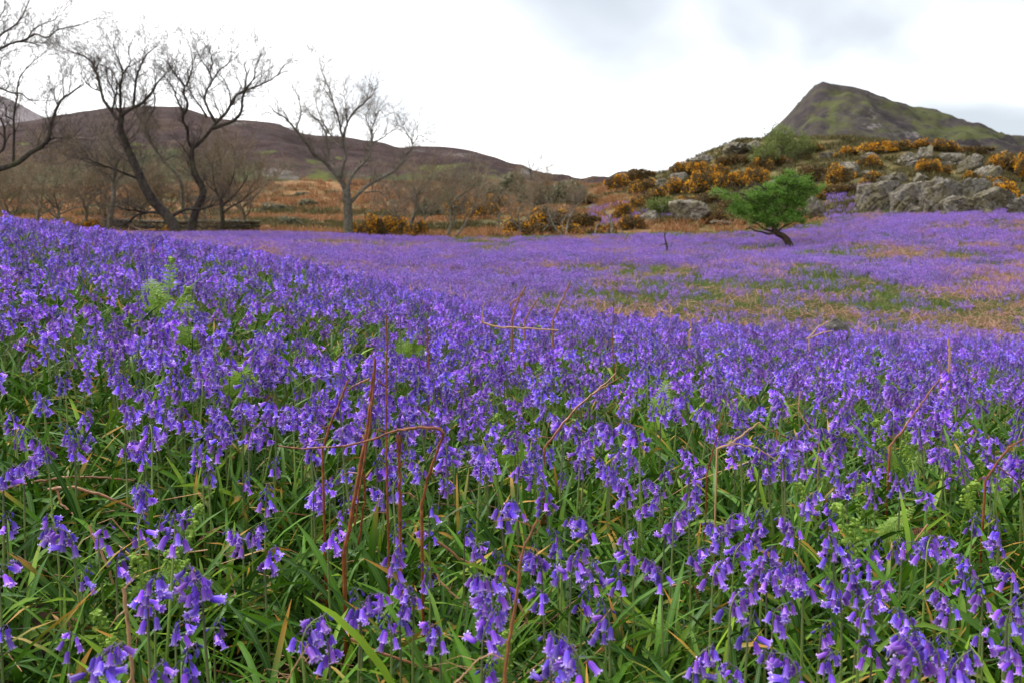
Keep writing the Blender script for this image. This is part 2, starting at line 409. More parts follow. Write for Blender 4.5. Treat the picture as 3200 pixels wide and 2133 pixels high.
def mk_hill(name, kind):
    m, nt = new_mat(name); a = N(nt, 'ShaderNodeAttribute'); a.attribute_name = 'tv'
    s = N(nt, 'ShaderNodeSeparateXYZ'); nt.links.new(a.outputs['Vector'], s.inputs[0])
    h, green, crag = s.outputs
    na = noise(nt, .018, 8, .68, dist=.3); nb = noise(nt, .05, 8, .75, off=(50, 9, 3)); nc = noise(nt, .22, 5, .75, off=(7, 70, 3))
    if kind == 'heather':
        top = ramp(nt, M(nt, 'ADD', M(nt, 'MULTIPLY', na, .5), M(nt, 'MULTIPLY', nb, .5)), [(.36, (.022, .012, .014)), (.48, (.046, .026, .026)), (.56, (.068, .040, .035)), (.66, (.10, .070, .04))])
        low = ramp(nt, M(nt, 'ADD', M(nt, 'MULTIPLY', na, .5), M(nt, 'MULTIPLY', nc, .5)), [(.36, (.018, .024, .012)), (.46, (.040, .050, .020)), (.54, (.070, .085, .028)), (.62, (.11, .11, .038)), (.70, (.17, .12, .05))])
        org = ramp(nt, M(nt, 'ADD', M(nt, 'MULTIPLY', nb, .5), M(nt, 'MULTIPLY', nc, .5)), [(.36, (.13, .12, .045)), (.46, (.30, .19, .075)), (.56, (.44, .22, .11)), (.7, (.30, .15, .07))])
        c = mixc(nt, rng01(nt, M(nt, 'ADD', h, M(nt, 'MULTIPLY', M(nt, 'SUBTRACT', na, .5), .5)), .30, .38), low, top)
        c = mixc(nt, rng01(nt, M(nt, 'ADD', h, M(nt, 'MULTIPLY', M(nt, 'SUBTRACT', nb, .5), .30)), .12, .05), c, org)
        gcol = (.115, .14, .025)
    elif kind == 'fell':
        c = ramp(nt, M(nt, 'ADD', M(nt, 'MULTIPLY', na, .5), M(nt, 'MULTIPLY', nb, .5)), [(.36, (.022, .018, .022)), (.46, (.046, .037, .040)), (.53, (.066, .056, .046)), (.58, (.080, .080, .038)), (.68, (.12, .13, .04))])
        gcol = (.088, .098, .030)
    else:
        c = ramp(nt, M(nt, 'ADD', M(nt, 'MULTIPLY', na, .5), M(nt, 'MULTIPLY', nb, .5)), [(.4, (.17, .14, .15)), (.6, (.27, .235, .24))])  # pale mauve carries the distance haze in the colour itself
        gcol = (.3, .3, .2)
    c = mixc(nt, M(nt, 'MULTIPLY', rng01(nt, M(nt, 'ADD', green, M(nt, 'ADD', M(nt, 'MULTIPLY', M(nt, 'SUBTRACT', nb, .5), 2.0), M(nt, 'MULTIPLY', M(nt, 'SUBTRACT', nc, .5), 2.2))), .36, .92), .75), c, gcol)
    c = mixc(nt, M(nt, 'MULTIPLY', rng01(nt, M(nt, 'ADD', crag, M(nt, 'MULTIPLY', M(nt, 'SUBTRACT', nc, .5), 1.2)), .5, .7), .8), c, mixc(nt, rng01(nt, nc, .4, .62), (.045, .045, .040), (.23, .20, .19)))
    return surf(m, nt, c, .95, 0, .1, bump=nb, bstr=.8, bdist=6)

# ------------------------------------------------------------------ ground sheet
aa = np.concatenate([np.linspace(-14000, -1600, 24), np.linspace(-1500, 4700, 330), np.linspace(4800, 17200, 24)])
yy = np.concatenate([np.linspace(-40, -.5, 14), np.linspace(0, 14, 110), np.linspace(14.3, 60, 150), np.geomspace(60.6, 400, 150), np.geomspace(405, 4400, 50)])
AA, YY = np.meshgrid(aa, yy)
XX = (AA - 1600) / FPX * ysoft(YY)
XX = np.where(YY < 0, XX * (1 + np.maximum(-YY, 0) * .12), XX)
ZZ = G(XX, np.maximum(YY, 0))
def grid_faces(ny, nx):
    i = np.arange(ny * nx).reshape(ny, nx)
    return np.stack([i[:-1, :-1], i[:-1, 1:], i[1:, 1:], i[1:, :-1]], -1).reshape(-1, 4)
def field_edge(x):                                    # depth at which the bluebells stop
    x = np.asarray(x, float)
    return 44.5 + (vnoise(x, x * 0 + 2, 6, 4) - .5) * 3 + ss(x, 16, 24) * 3
mb = MB()
zone = np.zeros((ZZ.size, 3)); xf, yf = XX.ravel(), YY.ravel()
fe = field_edge(xf)
zone[:, 0] = ss(yf, 8, 14) ; zone[:, 1] = ss(yf, fe - .5, fe + 3); zone[:, 2] = np.clip(knollmask(xf, yf) * 1.1 + ss(yf, 46, 49) * ss(aof(xf, yf), 2000, 2300) * .5, 0, 1)
mb.add(np.stack([xf, yf, ZZ.ravel()], -1), grid_faces(len(yy), len(aa)), zone)
tag(link('ground', mb.mesh('ground', GROUND)), 'rolling meadow ground under the bluebells, rising to bracken slope and knoll', kind='structure')

# ------------------------------------------------------------------ far hills
def ridge_hill(name, label, outline, Y0, Yr, Y1, base, mat, namp, detail, amin, amax, nu=420, ny=150, power=1.25, greens=(), crags=()):
    ou = np.array([p[0] for p in outline], float); ov = np.array([p[1] for p in outline], float)
    a = np.linspace(amin, amax, nu); vr = np.interp(a, ou, ov) + (fbm(a, a * 0 + 3, 55, 4, 3, .65) - .5) * (16 if name == 'mountain' else 9)
    k = np.ones(3) / 3; vr = np.convolve(np.pad(vr, 1, 'edge'), k, 'valid')
    s = (1066.5 - vr) / FPX; tr = (-SP + s * CP) / (CP + s * SP)
    zr = CAMZ + Yr * tr
    t = np.concatenate([np.linspace(0, 1, ny), np.linspace(1, 1.7, ny // 4)[1:]])
    Yq = np.where(t <= 1, Y0 + (Yr - Y0) * t, Yr + (Y1 - Yr) * (t - 1) / .7)
    A, T = np.meshgrid(a, t); _, Yg = np.meshgrid(a, Yq)
    X = (A - 1600) / FPX * Yg / (CP + ((1066.5 - np.interp(A, ou, ov)) / FPX) * SP)
    ZR = np.interp(A, a, zr)
    prof = np.where(T <= 1, np.power(np.clip(T, 0, 1), power), 1 - 1.1 * (T - 1) ** 1.2)
    Z = base + (ZR - base) * prof
    rn = fbm(X, Yg, detail, 5, 21); rr = 1 - np.abs(2 * fbm(X, Yg, detail * .45, 5, 33) - 1)
    env = np.clip(4 * T * (1 - T), 0, 1) * (T <= 1) + .04
    Z = Z + namp * ((rn - .5) * 2 + (rr - .75) * .9) * env
    g_ = np.zeros(A.shape); c_ = np.zeros(A.shape)
    sl_ = (Z - CAMZ) / Yg; UU = 1600 + FPX * X / Yg; VV = 1066.5 - FPX * (SP + sl_ * CP) / (CP - sl_ * SP)
    gk = 1.5 if name == 'mountain' else 1.15
    for (gu, gt, du, dt, w) in greens: g_ += w * gk ** .5 * np.exp(-((UU - gu) / du / gk) ** 2 - ((VV - gt) / dt / gk) ** 2)
    for (gu, gt, du, dt, w) in crags: c_ += w * np.exp(-((UU - gu) / du) ** 2 - ((VV - gt) / dt) ** 2)
    m = MB(); m.add(np.stack([X, Yg, Z], -1).reshape(-1, 3), grid_faces(len(t), nu), np.stack([np.clip(T, 0, 1), g_, c_], -1).reshape(-1, 3))
    return tag(link(name, m.mesh(name, mat)), label, kind='structure')
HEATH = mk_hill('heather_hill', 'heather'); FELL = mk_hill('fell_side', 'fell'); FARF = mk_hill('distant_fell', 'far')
ridge_hill('hill', 'long brown heather hill behind the bare trees',
    [(-2600, 520), (-1200, 430), (-400, 420), (0, 395), (150, 368), (250, 347), (350, 338), (450, 330), (560, 334), (620, 350), (660, 370), (730, 376), (800, 380), (860, 384), (910, 405), (960, 420), (1080, 428), (1150, 440), (1200, 446), (1240, 462), (1300, 457), (1380, 458), (1450, 466), (1520, 484), (1580, 503), (1640, 516), (1665, 540), (1720, 556), (1800, 566), (1900, 570), (2050, 600), (2400, 660)],
    230, 620, 1100, 14, HEATH, 9, 90, -2600, 2400,
    greens=[(441, 453, 34, 6, .8), (446, 475, 30, 8, .8), (90, 450, 60, 5, .7), (530, 470, 60, 5, .55), (855, 476, 34, 6, .8), (1062, 495, 24, 7, .7), (984, 505, 24, 8, .7), (1000, 545, 40, 26, .8), (960, 575, 80, 14, .6), (1350, 565, 150, 22, .5), (1550, 560, 100, 26, .5), (1430, 516, 110, 9, .6), (1350, 530, 60, 10, .5), (860, 590, 60, 8, .5), (500, 570, 90, 14, .45), (1700, 575, 60, 8, .5)],
    crags=[(760, 388, 46, 7, .8), (690, 382, 30, 6, .6), (895, 545, 34, 12, .9), (850, 535, 60, 18, .7), (930, 560, 40, 12, .6), (1300, 470, 90, 10, .55), (1450, 485, 110, 12, .6), (1640, 540, 50, 26, .8), (1560, 570, 90, 18, .7), (1180, 545, 120, 22, .5), (650, 545, 120, 12, .5), (1000, 425, 60, 7, .5)])
ridge_hill('mountain', 'dark green and grey rocky peak behind the gorse knoll',
    [(1700, 640), (2100, 560), (2300, 480), (2370, 440), (2405, 415), (2440, 385), (2470, 352), (2500, 322), (2530, 288), (2556, 266), (2575, 262), (2610, 267), (2640, 270), (2665, 273), (2720, 290), (2790, 318), (2830, 330), (2870, 338), (2930, 358), (3000, 377), (3050, 390), (3090, 408), (3140, 432), (3200, 464), (3500, 530), (4200, 600), (5200, 640)],
    420, 1150, 1900, 12, FELL, 30, 170, 1700, 5200, power=1.0,
    greens=[(2612, 296, 34, 7, .9), (2560, 325, 40, 8, .8), (2579, 390, 12, 34, .75), (2522, 370, 30, 9, .7), (2438, 398, 40, 8, .7), (2640, 350, 50, 12, .35), (2740, 330, 30, 6, .4), (2835, 345, 40, 12, .75), (2945, 362, 60, 10, .7), (2860, 385, 40, 12, .6), (2720, 408, 30, 6, .8), (2877, 413, 60, 8, .7), (3001, 404, 60, 8, .75), (3057, 426, 60, 8, .8), (2960, 432, 60, 6, .7), (3160, 450, 30, 6, .5), (2670, 440, 30, 6, .5), (2480, 430, 20, 6, .5)],
    crags=[(2700, 350, 80, 30, .5), (2700, 400, 70, 26, .6), (2800, 420, 50, 14, .6), (2560, 430, 60, 14, .6), (2560, 300, 20, 18, .5), (2830, 425, 20, 12, .9), (3000, 385, 50, 8, .4)])
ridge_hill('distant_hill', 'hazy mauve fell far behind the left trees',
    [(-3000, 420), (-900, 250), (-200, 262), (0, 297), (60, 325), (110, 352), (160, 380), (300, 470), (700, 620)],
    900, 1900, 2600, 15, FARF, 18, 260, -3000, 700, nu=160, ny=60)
ridge_hill('distant_hill', 'small green shoulder behind the right slope of the peak',
    [(2900, 520), (3060, 455), (3120, 428), (3170, 420), (3200, 428), (3400, 440), (3900, 420), (5200, 560)],
    1500, 2300, 3000, 12, FELL, 12, 260, 2900, 5200, nu=120, ny=50)

# ------------------------------------------------------------------ bluebell parts
def rotm(axis, a): return np.array(Matrix.Rotation(a, 3, axis))
def bell(L=.0175, R=.0034, segs=12, openness=1.0, rnd=.5, low=False):
    """bell hanging along -z from the origin"""
    if low:
        n = 6; prof = [(0, .3), (.25, .95), (.8, 1.05), (1.0, 1.65 * openness)]
        an = np.arange(n) / n * 2 * np.pi
        V = np.array([[r * R * math.cos(a), r * R * math.sin(a), -t * L] for t, r in prof for a in an]); k = len(prof)
        T = np.array([[t, j / n, rnd] for t, r in prof for j in range(n)])
    else:
        n = segs; even = (np.arange(n) % 2 == 0); an = np.arange(n) / n * 2 * np.pi; V = []; T = []
        rings = [((0, .28),) * 2, ((.10, .78),) * 2, ((.32, 1.0),) * 2, ((.62, 1.04), (.62, .98)), ((.84, 1.14), (.80, 1.02)), ((.97, 1.15 + .35 * openness), (.86, 1.06)), ((.96, 1.2 + .68 * openness), (.87, 1.08)), ((.85, 1.2 + .78 * openness), (.87, 1.10))]
        for (te, re_), (to, ro) in rings:
            for j in range(n):
                t, r = (te, re_) if even[j] else (to, ro)
                V.append([r * R * math.cos(an[j]), r * R * math.sin(an[j]), -t * L]); T.append([t, j / n, rnd])
        k = len(rings); V = np.array(V); T = np.array(T)
        T[-n:, 0] = 1
        T[-2 * n:-n, 0] = 1
    i = np.arange(k * n).reshape(k, n)
    q = np.stack([i[:-1], np.roll(i, -1, 1)[:-1], np.roll(i, -1, 1)[1:], i[1:]], -1).reshape(-1, 4)
    return V, q, T
def budm(L, R, rnd=.5):
    n = 6; prof = [(0, .3), (.3, .9), (.7, 1.0), (.93, .55), (1, .1)]
    an = np.arange(n) / n * 2 * np.pi
    V = np.array([[r * R * math.cos(a), r * R * math.sin(a), -t * L] for t, r in prof for a in an])
    T = np.array([[t, j / n, rnd] for t, r in prof for j in range(n)])
    i = np.arange(5 * n).reshape(5, n)
    return V, np.stack([i[:-1], np.roll(i, -1, 1)[:-1], np.roll(i, -1, 1)[1:], i[1:]], -1).reshape(-1, 4), T
def leafstrip(L, w, az, lean, curl, rnd, segs=8, base=(0, 0, 0), twist=0.0, keel=.25):
    s = np.linspace(0, 1, segs + 1); ang = lean + curl * s ** 1.3
    ds = L / segs
    h = np.concatenate([[0], np.cumsum(np.sin(ang[:-1]) * ds)]); z = np.concatenate([[0], np.cumsum(np.cos(ang[:-1]) * ds)])
    sw = np.sin(s * 2.2 + rnd * 9) * .012 * s
    c = np.stack([h, sw, z], -1)
    wd = w * np.clip(np.minimum(.55 + s * 2.5, 1) * np.sqrt(np.clip(1 - s ** 5, .0, 1)), .04, 1) / 2
    nrm = np.stack([-np.cos(ang), np.zeros_like(ang), np.sin(ang)], -1)
    tw = twist * s
    side = np.stack([np.sin(tw) * nrm[:, 0], np.cos(tw), np.sin(tw) * nrm[:, 2]], -1)
    Lf = c + side * wd[:, None] + nrm * (wd * keel)[:, None]; Rt = c - side * wd[:, None] + nrm * (wd * keel)[:, None]
    V = np.stack([Lf, c, Rt], 1).reshape(-1, 3)
    ca, sa = math.cos(az), math.sin(az)
    V = V @ np.array([[ca, sa, 0], [-sa, ca, 0], [0, 0, 1]]) + np.array(base)
    T = np.stack([np.repeat(s, 3), np.tile([0, .5, 1], segs + 1), np.full((segs + 1) * 3, rnd)], -1)
    i = np.arange((segs + 1) * 3).reshape(-1, 3)
    q = np.concatenate([np.stack([i[:-1, k], i[:-1, k + 1], i[1:, k + 1], i[1:, k]], -1) for k in (0, 1)])
    return V, q, T

def plant_parts(seed, nb, H, droop, low=False, tight=1.0, buds=2):
    """list of (name, MB, mats), and the head centre"""
    r = random.Random(seed); parts = []
    arc = .036 + .0021 * nb
    K = 26 if not low else 10
    s = np.linspace(0, 1, K); P = np.zeros((K, 3)); d = np.array([r.uniform(-.05, .12), r.uniform(-.05, .05), 1.]); p = np.zeros(3); a = .04
    tot = H + arc * .2; f0 = 1 - arc / tot
    for i in range(K):
        P[i] = p
        t = s[i]
        bend = droop * max(0, (t - f0) / (1 - f0)) ** 1.2
        dd = np.array([math.sin(bend) + d[0] * .4 + .03 * math.sin(t * 5 + seed), d[1] * .5, math.cos(bend)])
        dd /= np.linalg.norm(dd); p = p + dd * tot / (K - 1)
    R = np.interp(s, [0, .6, .85, 1], [.0033, .0026, .0017, .0008])
    st = MB(); v, f, t = tubes(P[None], R[None], 5 if not low else 3, .5); st.add(v, f, t)
    parts.append(('stem', st, [STEM]))
    cen = []
    for b in range(nb):
        q = b / max(nb - 1, 1)
        tt = f0 + .02 + (1 - f0) * q * .96
        bp = np.array([np.interp(tt, s, P[:, k]) for k in range(3)])
        az = (b * 2.4 + r.uniform(-.5, .5))
        # flowers nod to the drooping side
        out_ = np.array([math.cos(az) * .75 + .45, math.sin(az), 0]); out_ /= np.linalg.norm(out_)
        isbud = b >= nb - buds
        sz = (1.08 - .32 * q) * r.uniform(.92, 1.08)
        pl = (.016 - .009 * q) * tight
        if low: pl *= .9
        mid = bp + out_ * pl * .6 + np.array([0, 0, .003]); end = bp + out_ * pl + np.array([0, 0, -.003])
        m = MB()
        if not low:
            v, f, t = tubes(np.array([[bp, mid, end]]), np.array([[.0008, .0007, .0009]]), 3, .5); m.add(v, f, t, 1)
        tilt = (r.uniform(.10, .55) if r.random() < .72 else r.uniform(.7, 1.25)) * (1.4 if q < .3 else 1) if not isbud else r.uniform(.3, .9)
        Rm = rotm(Vector((-out_[1], out_[0], 0)), -tilt)
        sp = rotm('Z', r.uniform(0, 6.28))
        if isbud: v, f, t = budm(.0125 * sz, .0023, r.random())
        else: v, f, t = bell(.0222 * sz, .0044 * sz, openness=r.uniform(.6, 1.2), rnd=r.random(), low=low)
        v = v @ sp.T @ Rm.T + end
        m.add(v, f, t, 0)
        cen.append(end + Rm @ np.array([0, 0, -.009]))
        parts.append(('bud' if isbud else 'bell', m, [BUD if isbud and r.random() < .8 else PETAL, PEDI]))
    return parts, np.mean(cen, 0)
def join_parts(parts, name, allmats):
    m = MB()
    for nm, b, mats in parts:
        for v, t in zip(b.v, b.t): m.v.append(v); m.t.append(t)
        for f, mi in zip(b.f, b.m):
            m.f.append(f + m.n); m.m.append(np.array([allmats.index(mats[int(k)]) for k in mi], np.int32))
        m.n += b.n
    return m.mesh(name, allmats)
SPEC = [(1, 14, .36, 1.7, 1.0, 1), (2, 18, .39, 1.9, 1.05, 2), (3, 10, .34, 1.5, 1.0, 1), (4, 9, .31, .7, 1.0, 5), (5, 15, .37, 2.3, .95, 1), (6, 20, .40, 1.5, 1.1, 2), (7, 12, .34, 1.1, .9, 8), (8, 6, .29, 1.3, 1.0, 1), (9, 12, .35, .9, 1.1, 2), (10, 16, .37, 1.2, 1.0, 2), (11, 5, .28, 1.9, 1.0, 2), (12, 9, .34, 2.4, 1.0, 1)]
PROTO = []
FM = [STEM, PETAL, PEDI, BUD, LEAF]
for sp in SPEC:
    parts, hc = plant_parts(sp[0], sp[1], sp[2], sp[3], tight=sp[4], buds=sp[5])
    rl = random.Random(sp[0] * 5)
    for k in range(3):
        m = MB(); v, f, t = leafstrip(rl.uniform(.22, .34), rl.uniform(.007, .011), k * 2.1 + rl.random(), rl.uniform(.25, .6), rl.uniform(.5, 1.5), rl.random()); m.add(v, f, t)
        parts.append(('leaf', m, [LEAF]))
    PROTO.append({'parts': [(n, b.mesh(n, mats)) for n, b, mats in parts], 'raw': parts, 'hc': hc, 'nb': sp[1], 'droop': sp[3], 'H': sp[2]})

# ------------------------------------------------------------------ instancing for the uncountable
def hidden_collection(name, meshes):
    c = bpy.data.collections.new(name)
    for i, me in enumerate(meshes):
        o = bpy.data.objects.new('%s_%02d' % (name, i), me); c.objects.link(o)
    return c
def scatter(name, label, cat, pts, rotv, scl, idx, coll):
    me = bpy.data.meshes.new(name); me.vertices.add(len(pts)); me.vertices.foreach_set('co', np.asarray(pts, np.float32).ravel())
    a = me.attributes.new('rotv', 'FLOAT_VECTOR', 'POINT'); a.data.foreach_set('vector', np.asarray(rotv, np.float32).ravel())
    a = me.attributes.new('scl', 'FLOAT', 'POINT'); a.data.foreach_set('value', np.asarray(scl, np.float32))
    a = me.attributes.new('pick', 'INT', 'POINT'); a.data.foreach_set('value', np.asarray(idx, np.int32))
    o = link(name, me); tag(o, label, cat, kind='stuff')
    nt = bpy.data.node_groups.new(name, 'GeometryNodeTree')
    nt.interface.new_socket('Geometry', in_out='INPUT', socket_type='NodeSocketGeometry')
    nt.interface.new_socket('Geometry', in_out='OUTPUT', socket_type='NodeSocketGeometry')
    gi = nt.nodes.new('NodeGroupInput'); go = nt.nodes.new('NodeGroupOutput')
    ci = nt.nodes.new('GeometryNodeCollectionInfo'); ci.inputs[0].default_value = coll; ci.inputs['Separate Children'].default_value = True; ci.inputs['Reset Children'].default_value = True
    ip = nt.nodes.new('GeometryNodeInstanceOnPoints'); ip.inputs['Pick Instance'].default_value = True
    def attr(nm, ty):
        n = nt.nodes.new('GeometryNodeInputNamedAttribute'); n.data_type = ty; n.inputs['Name'].default_value = nm; return n.outputs[0]
    L = nt.links
    L.new(gi.outputs[0], ip.inputs['Points']); L.new(ci.outputs[0], ip.inputs['Instance'])
    L.new(attr('pick', 'INT'), ip.inputs['Instance Index'])
    L.new(attr('rotv', 'FLOAT_VECTOR'), ip.inputs['Rotation']); L.new(attr('scl', 'FLOAT'), ip.inputs['Scale'])
    L.new(ip.outputs[0], go.inputs[0])
    md = o.modifiers.new('scatter', 'NODES'); md.node_group = nt
    return o

# ---- where the bluebells grow
def in_view(x, y, m=1.15): return np.abs(x) < (y * .58 + .35) * m
def spread(y0, y1, dens, wide=1.12, seed=1):
    r = np.random.default_rng(seed)
    hw = (y1 * .60 + .4) * wide; n = int((y1 - y0) * 2 * hw * dens)
    x = r.uniform(-hw, hw, n); y = r.uniform(y0, y1, n)
    k = in_view(x, y, wide); return x[k], y[k]
# patchiness shared by flowers, grass and litter
def patch_green(x, y):
    return fbm(x, y * .8, 4.5, 4, 41, .6)
def patch_straw(x, y):
    a = aof(x, y); return fbm(x * .55, y, 1.9, 4, 57, .7) + .20 * ss(a, 2450, 3300) * ss(y, 11, 14) * (1 - ss(y, 24, 42)) - .02

# ------------------------------------------------------------------ rocks
def ico(sub):
    import bmesh
    bm = bmesh.new(); bmesh.ops.create_icosphere(bm, subdivisions=sub, radius=1)
    v = np.array([x.co[:] for x in bm.verts]); f = np.array([[q.index for q in p.verts] for p in bm.faces]); bm.free(); return v, f
ICO4 = ico(5); ICO3 = ico(4)
def rock_mesh(seed, sx, sy, sz, planes=16, rough=.06, mat=None, hi=True, box=False):
    r = np.random.default_rng(seed); v, f = ICO4 if hi else ICO3
    nrm = r.normal(size=(planes, 3)); nrm /= np.linalg.norm(nrm, axis=1, keepdims=True)
    d = r.uniform(.62, 1.0, planes)
    if box:
        bn = np.array([[1, 0, 0], [-1, 0, 0], [0, -1, .12], [0, 1, 0], [0, 0, 1.], [.7, -.7, .1], [-.7, -.7, .1], [.5, 0, .8], [-.5, -.1, .8]]) + r.normal(size=(9, 3)) * .10
        bn /= np.linalg.norm(bn, axis=1, keepdims=True); nrm = np.vstack([bn, nrm[:7]]); d = np.concatenate([r.uniform(.78, .92, 9), r.uniform(.95, 1.15, 7)])
    dots = v @ nrm.T
    rr = np.min(np.where(dots > .05, d / np.maximum(dots, .05), 9), axis=1); rr = np.minimum(rr, 1.35)
    n_ = (fbm(v[:, 0] * 3 + v[:, 2] * 2, v[:, 1] * 3 - v[:, 2] * 2, .9, 6, seed, .68) - .5)
    cr = np.abs(2 * fbm(v[:, 0] * 2 - v[:, 2], v[:, 1] * 2 + v[:, 2] * 2, .9, 3, seed + 5) - 1)
    rr = rr * (1 + n_ * rough * 5.4 - .16 * np.exp(-(cr / .06) ** 2))
    P = v * rr[:, None] * np.array([sx, sy, sz])
    m = MB(); m.add(P, f); return m.mesh('rock', mat or ROCK, smooth=False)
def rock_at(u0, v0, u1, v1, label, seed, mat=None, depth=1.0, name='rock', cat='rock', planes=16, sink=.25, group=None, near=None):
    box = name == 'crag_block'
    uc = (u0 + u1) / 2; x, y = hit(uc, v1) if near is None else (pt(uc, v1, near)[0], near)
    sc_ = y / FPX; w = (u1 - u0) * sc_ / 2; h = (v1 - v0) * sc_ / 2
    me = rock_mesh(seed, w * (1.42 if box else 1.1), w * depth, h * (1.12 + sink if box else 1 + sink), planes, mat=mat, box=box, hi=box or (u1 - u0) > 75)
    o = link(name, me); y2 = y + w * depth * .6
    zc = pt(uc, (v0 + v1) / 2, y)[2]
    o.location = (pt(uc, v1, y2)[0], y2, zc - h * sink * .6)
    return tag(o, label, cat, group)
rock_at(2695, 566, 2812, 668, 'left block of the big grey crag at the head of the bluebells', 11, name='crag_block', cat='crag', planes=22)
rock_at(2806, 570, 2902, 676, 'second block of the grey crag, beside a dark ivy fissure', 12, name='crag_block', cat='crag', planes=22)
rock_at(2895, 556, 2990, 680, 'tall middle block of the grey crag with dark cracks', 13, name='crag_block', cat='crag', planes=24)
rock_at(2960, 612, 3060, 684, 'low broken block at the foot of the grey crag', 14, name='crag_block', cat='crag', planes=18)
rock_at(2985, 560, 3075, 640, 'upper right block of the grey crag under gorse', 15, name='crag_block', cat='crag', planes=20)
rock_at(3062, 590, 3150, 676, 'right end block of the grey crag next to dark gorse', 16, name='crag_block', cat='crag', planes=20)
rock_at(3150, 600, 3290, 690, 'grey rock cut by the right edge of the picture', 17, planes=18)
for i, (a, b, c, d, lab, mt) in enumerate([
    (2103, 622, 2218, 700, 'pale sloping boulder left of the hawthorn tree', ROCK2),
    (2500, 618, 2568, 684, 'grey boulder just right of the hawthorn crown', ROCK),
    (2005, 664, 2058, 696, 'small round grey boulder beside the light green bush', ROCK),
    (2225, 688, 2290, 704, 'low grey stone in the flowers left of the hawthorn', ROCK2),
    (2615, 503, 2690, 556, 'whitish rounded rock on the knoll above bright gorse', ROCK2),
    (2800, 470, 2872, 520, 'jointed grey rock high on the knoll, left of two', ROCK),
    (2862, 462, 2915, 508, 'jointed grey rock high on the knoll, right of two', ROCK),
    (2945, 470, 3010, 520, 'flat slab near the knoll top among orange gorse', ROCK),
    (2990, 486, 3080, 545, 'green lichened slab sloping down the right of the knoll', ROCK),
    (3040, 520, 3115, 575, 'grey rock just above the right end of the crag', ROCK2),
    (2255, 452, 2345, 490, 'smooth grey outcrop on the skyline left of the peak', ROCK),
    (2335, 440, 2385, 470, 'small dark outcrop on the skyline below the peak', ROCK),
    (2150, 482, 2245, 516, 'grey outcrop on the knoll skyline beside the dark bush', ROCK),
    (2090, 540, 2150, 570, 'grey stone between orange gorse bushes on the left slope', ROCK),
    (2040, 560, 2085, 588, 'little grey stone low on the left slope of the knoll', ROCK),
    (2770, 538, 2835, 575, 'broken ledge directly above the left crag block', ROCK),
    (2395, 560, 2440, 590, 'stone half hidden behind the hawthorn crown', ROCK),
    (2690, 530, 2745, 552, 'narrow ledge of rock right of the whitish rock', ROCK),
    (2565, 470, 2610, 500, 'small grey rock under the knoll skyline', ROCK),
    (3110, 470, 3150, 498, 'grey rock on the knoll top near the right edge', ROCK),
    (880, 575, 930, 600, 'dark crag on the hillside left of the broad bare tree', ROCK)]):
    if i < 20: rock_at(a, b, c, d, lab, 30 + i, mt, planes=14 + i % 7)
for i, (a, b, c, d, lab) in enumerate([
    (2840, 640, 2882, 684, 'small broken stone at the foot of the second crag block'), (2780, 648, 2818, 676, 'small stone leaning on the left crag block'),
    (2925, 655, 2962, 692, 'jagged stone wedged under the tall middle crag block'), (3068, 650, 3108, 690, 'squarish stone at the right foot of the crag'),
    (2742, 548, 2790, 580, 'stone perched on top of the left crag block'), (2850, 545, 2900, 578, 'stone perched on top of the second crag block'),
    (3095, 560, 3140, 600, 'stone resting on the right end block of the crag'), (2600, 640, 2640, 662, 'little stone among flowers left of the crag'),
    (2668, 640, 2700, 672, 'stone just off the left end of the crag'), (2830, 500, 2870, 528, 'dark stone below the pair of jointed rocks'),
    (2930, 500, 2975, 530, 'dark stone under the flat slab'), (2700, 480, 2740, 504, 'stone between skyline gorse bushes above the whitish rock')]):
    rock_at(a, b, c, d, lab, 80 + i, ROCK, planes=12 + i % 5)
rock_at(2585, 1003, 2645, 1062, 'small leaning mossy stone in the hollow of bluebells', 71, near=9.6, planes=9, depth=.6)

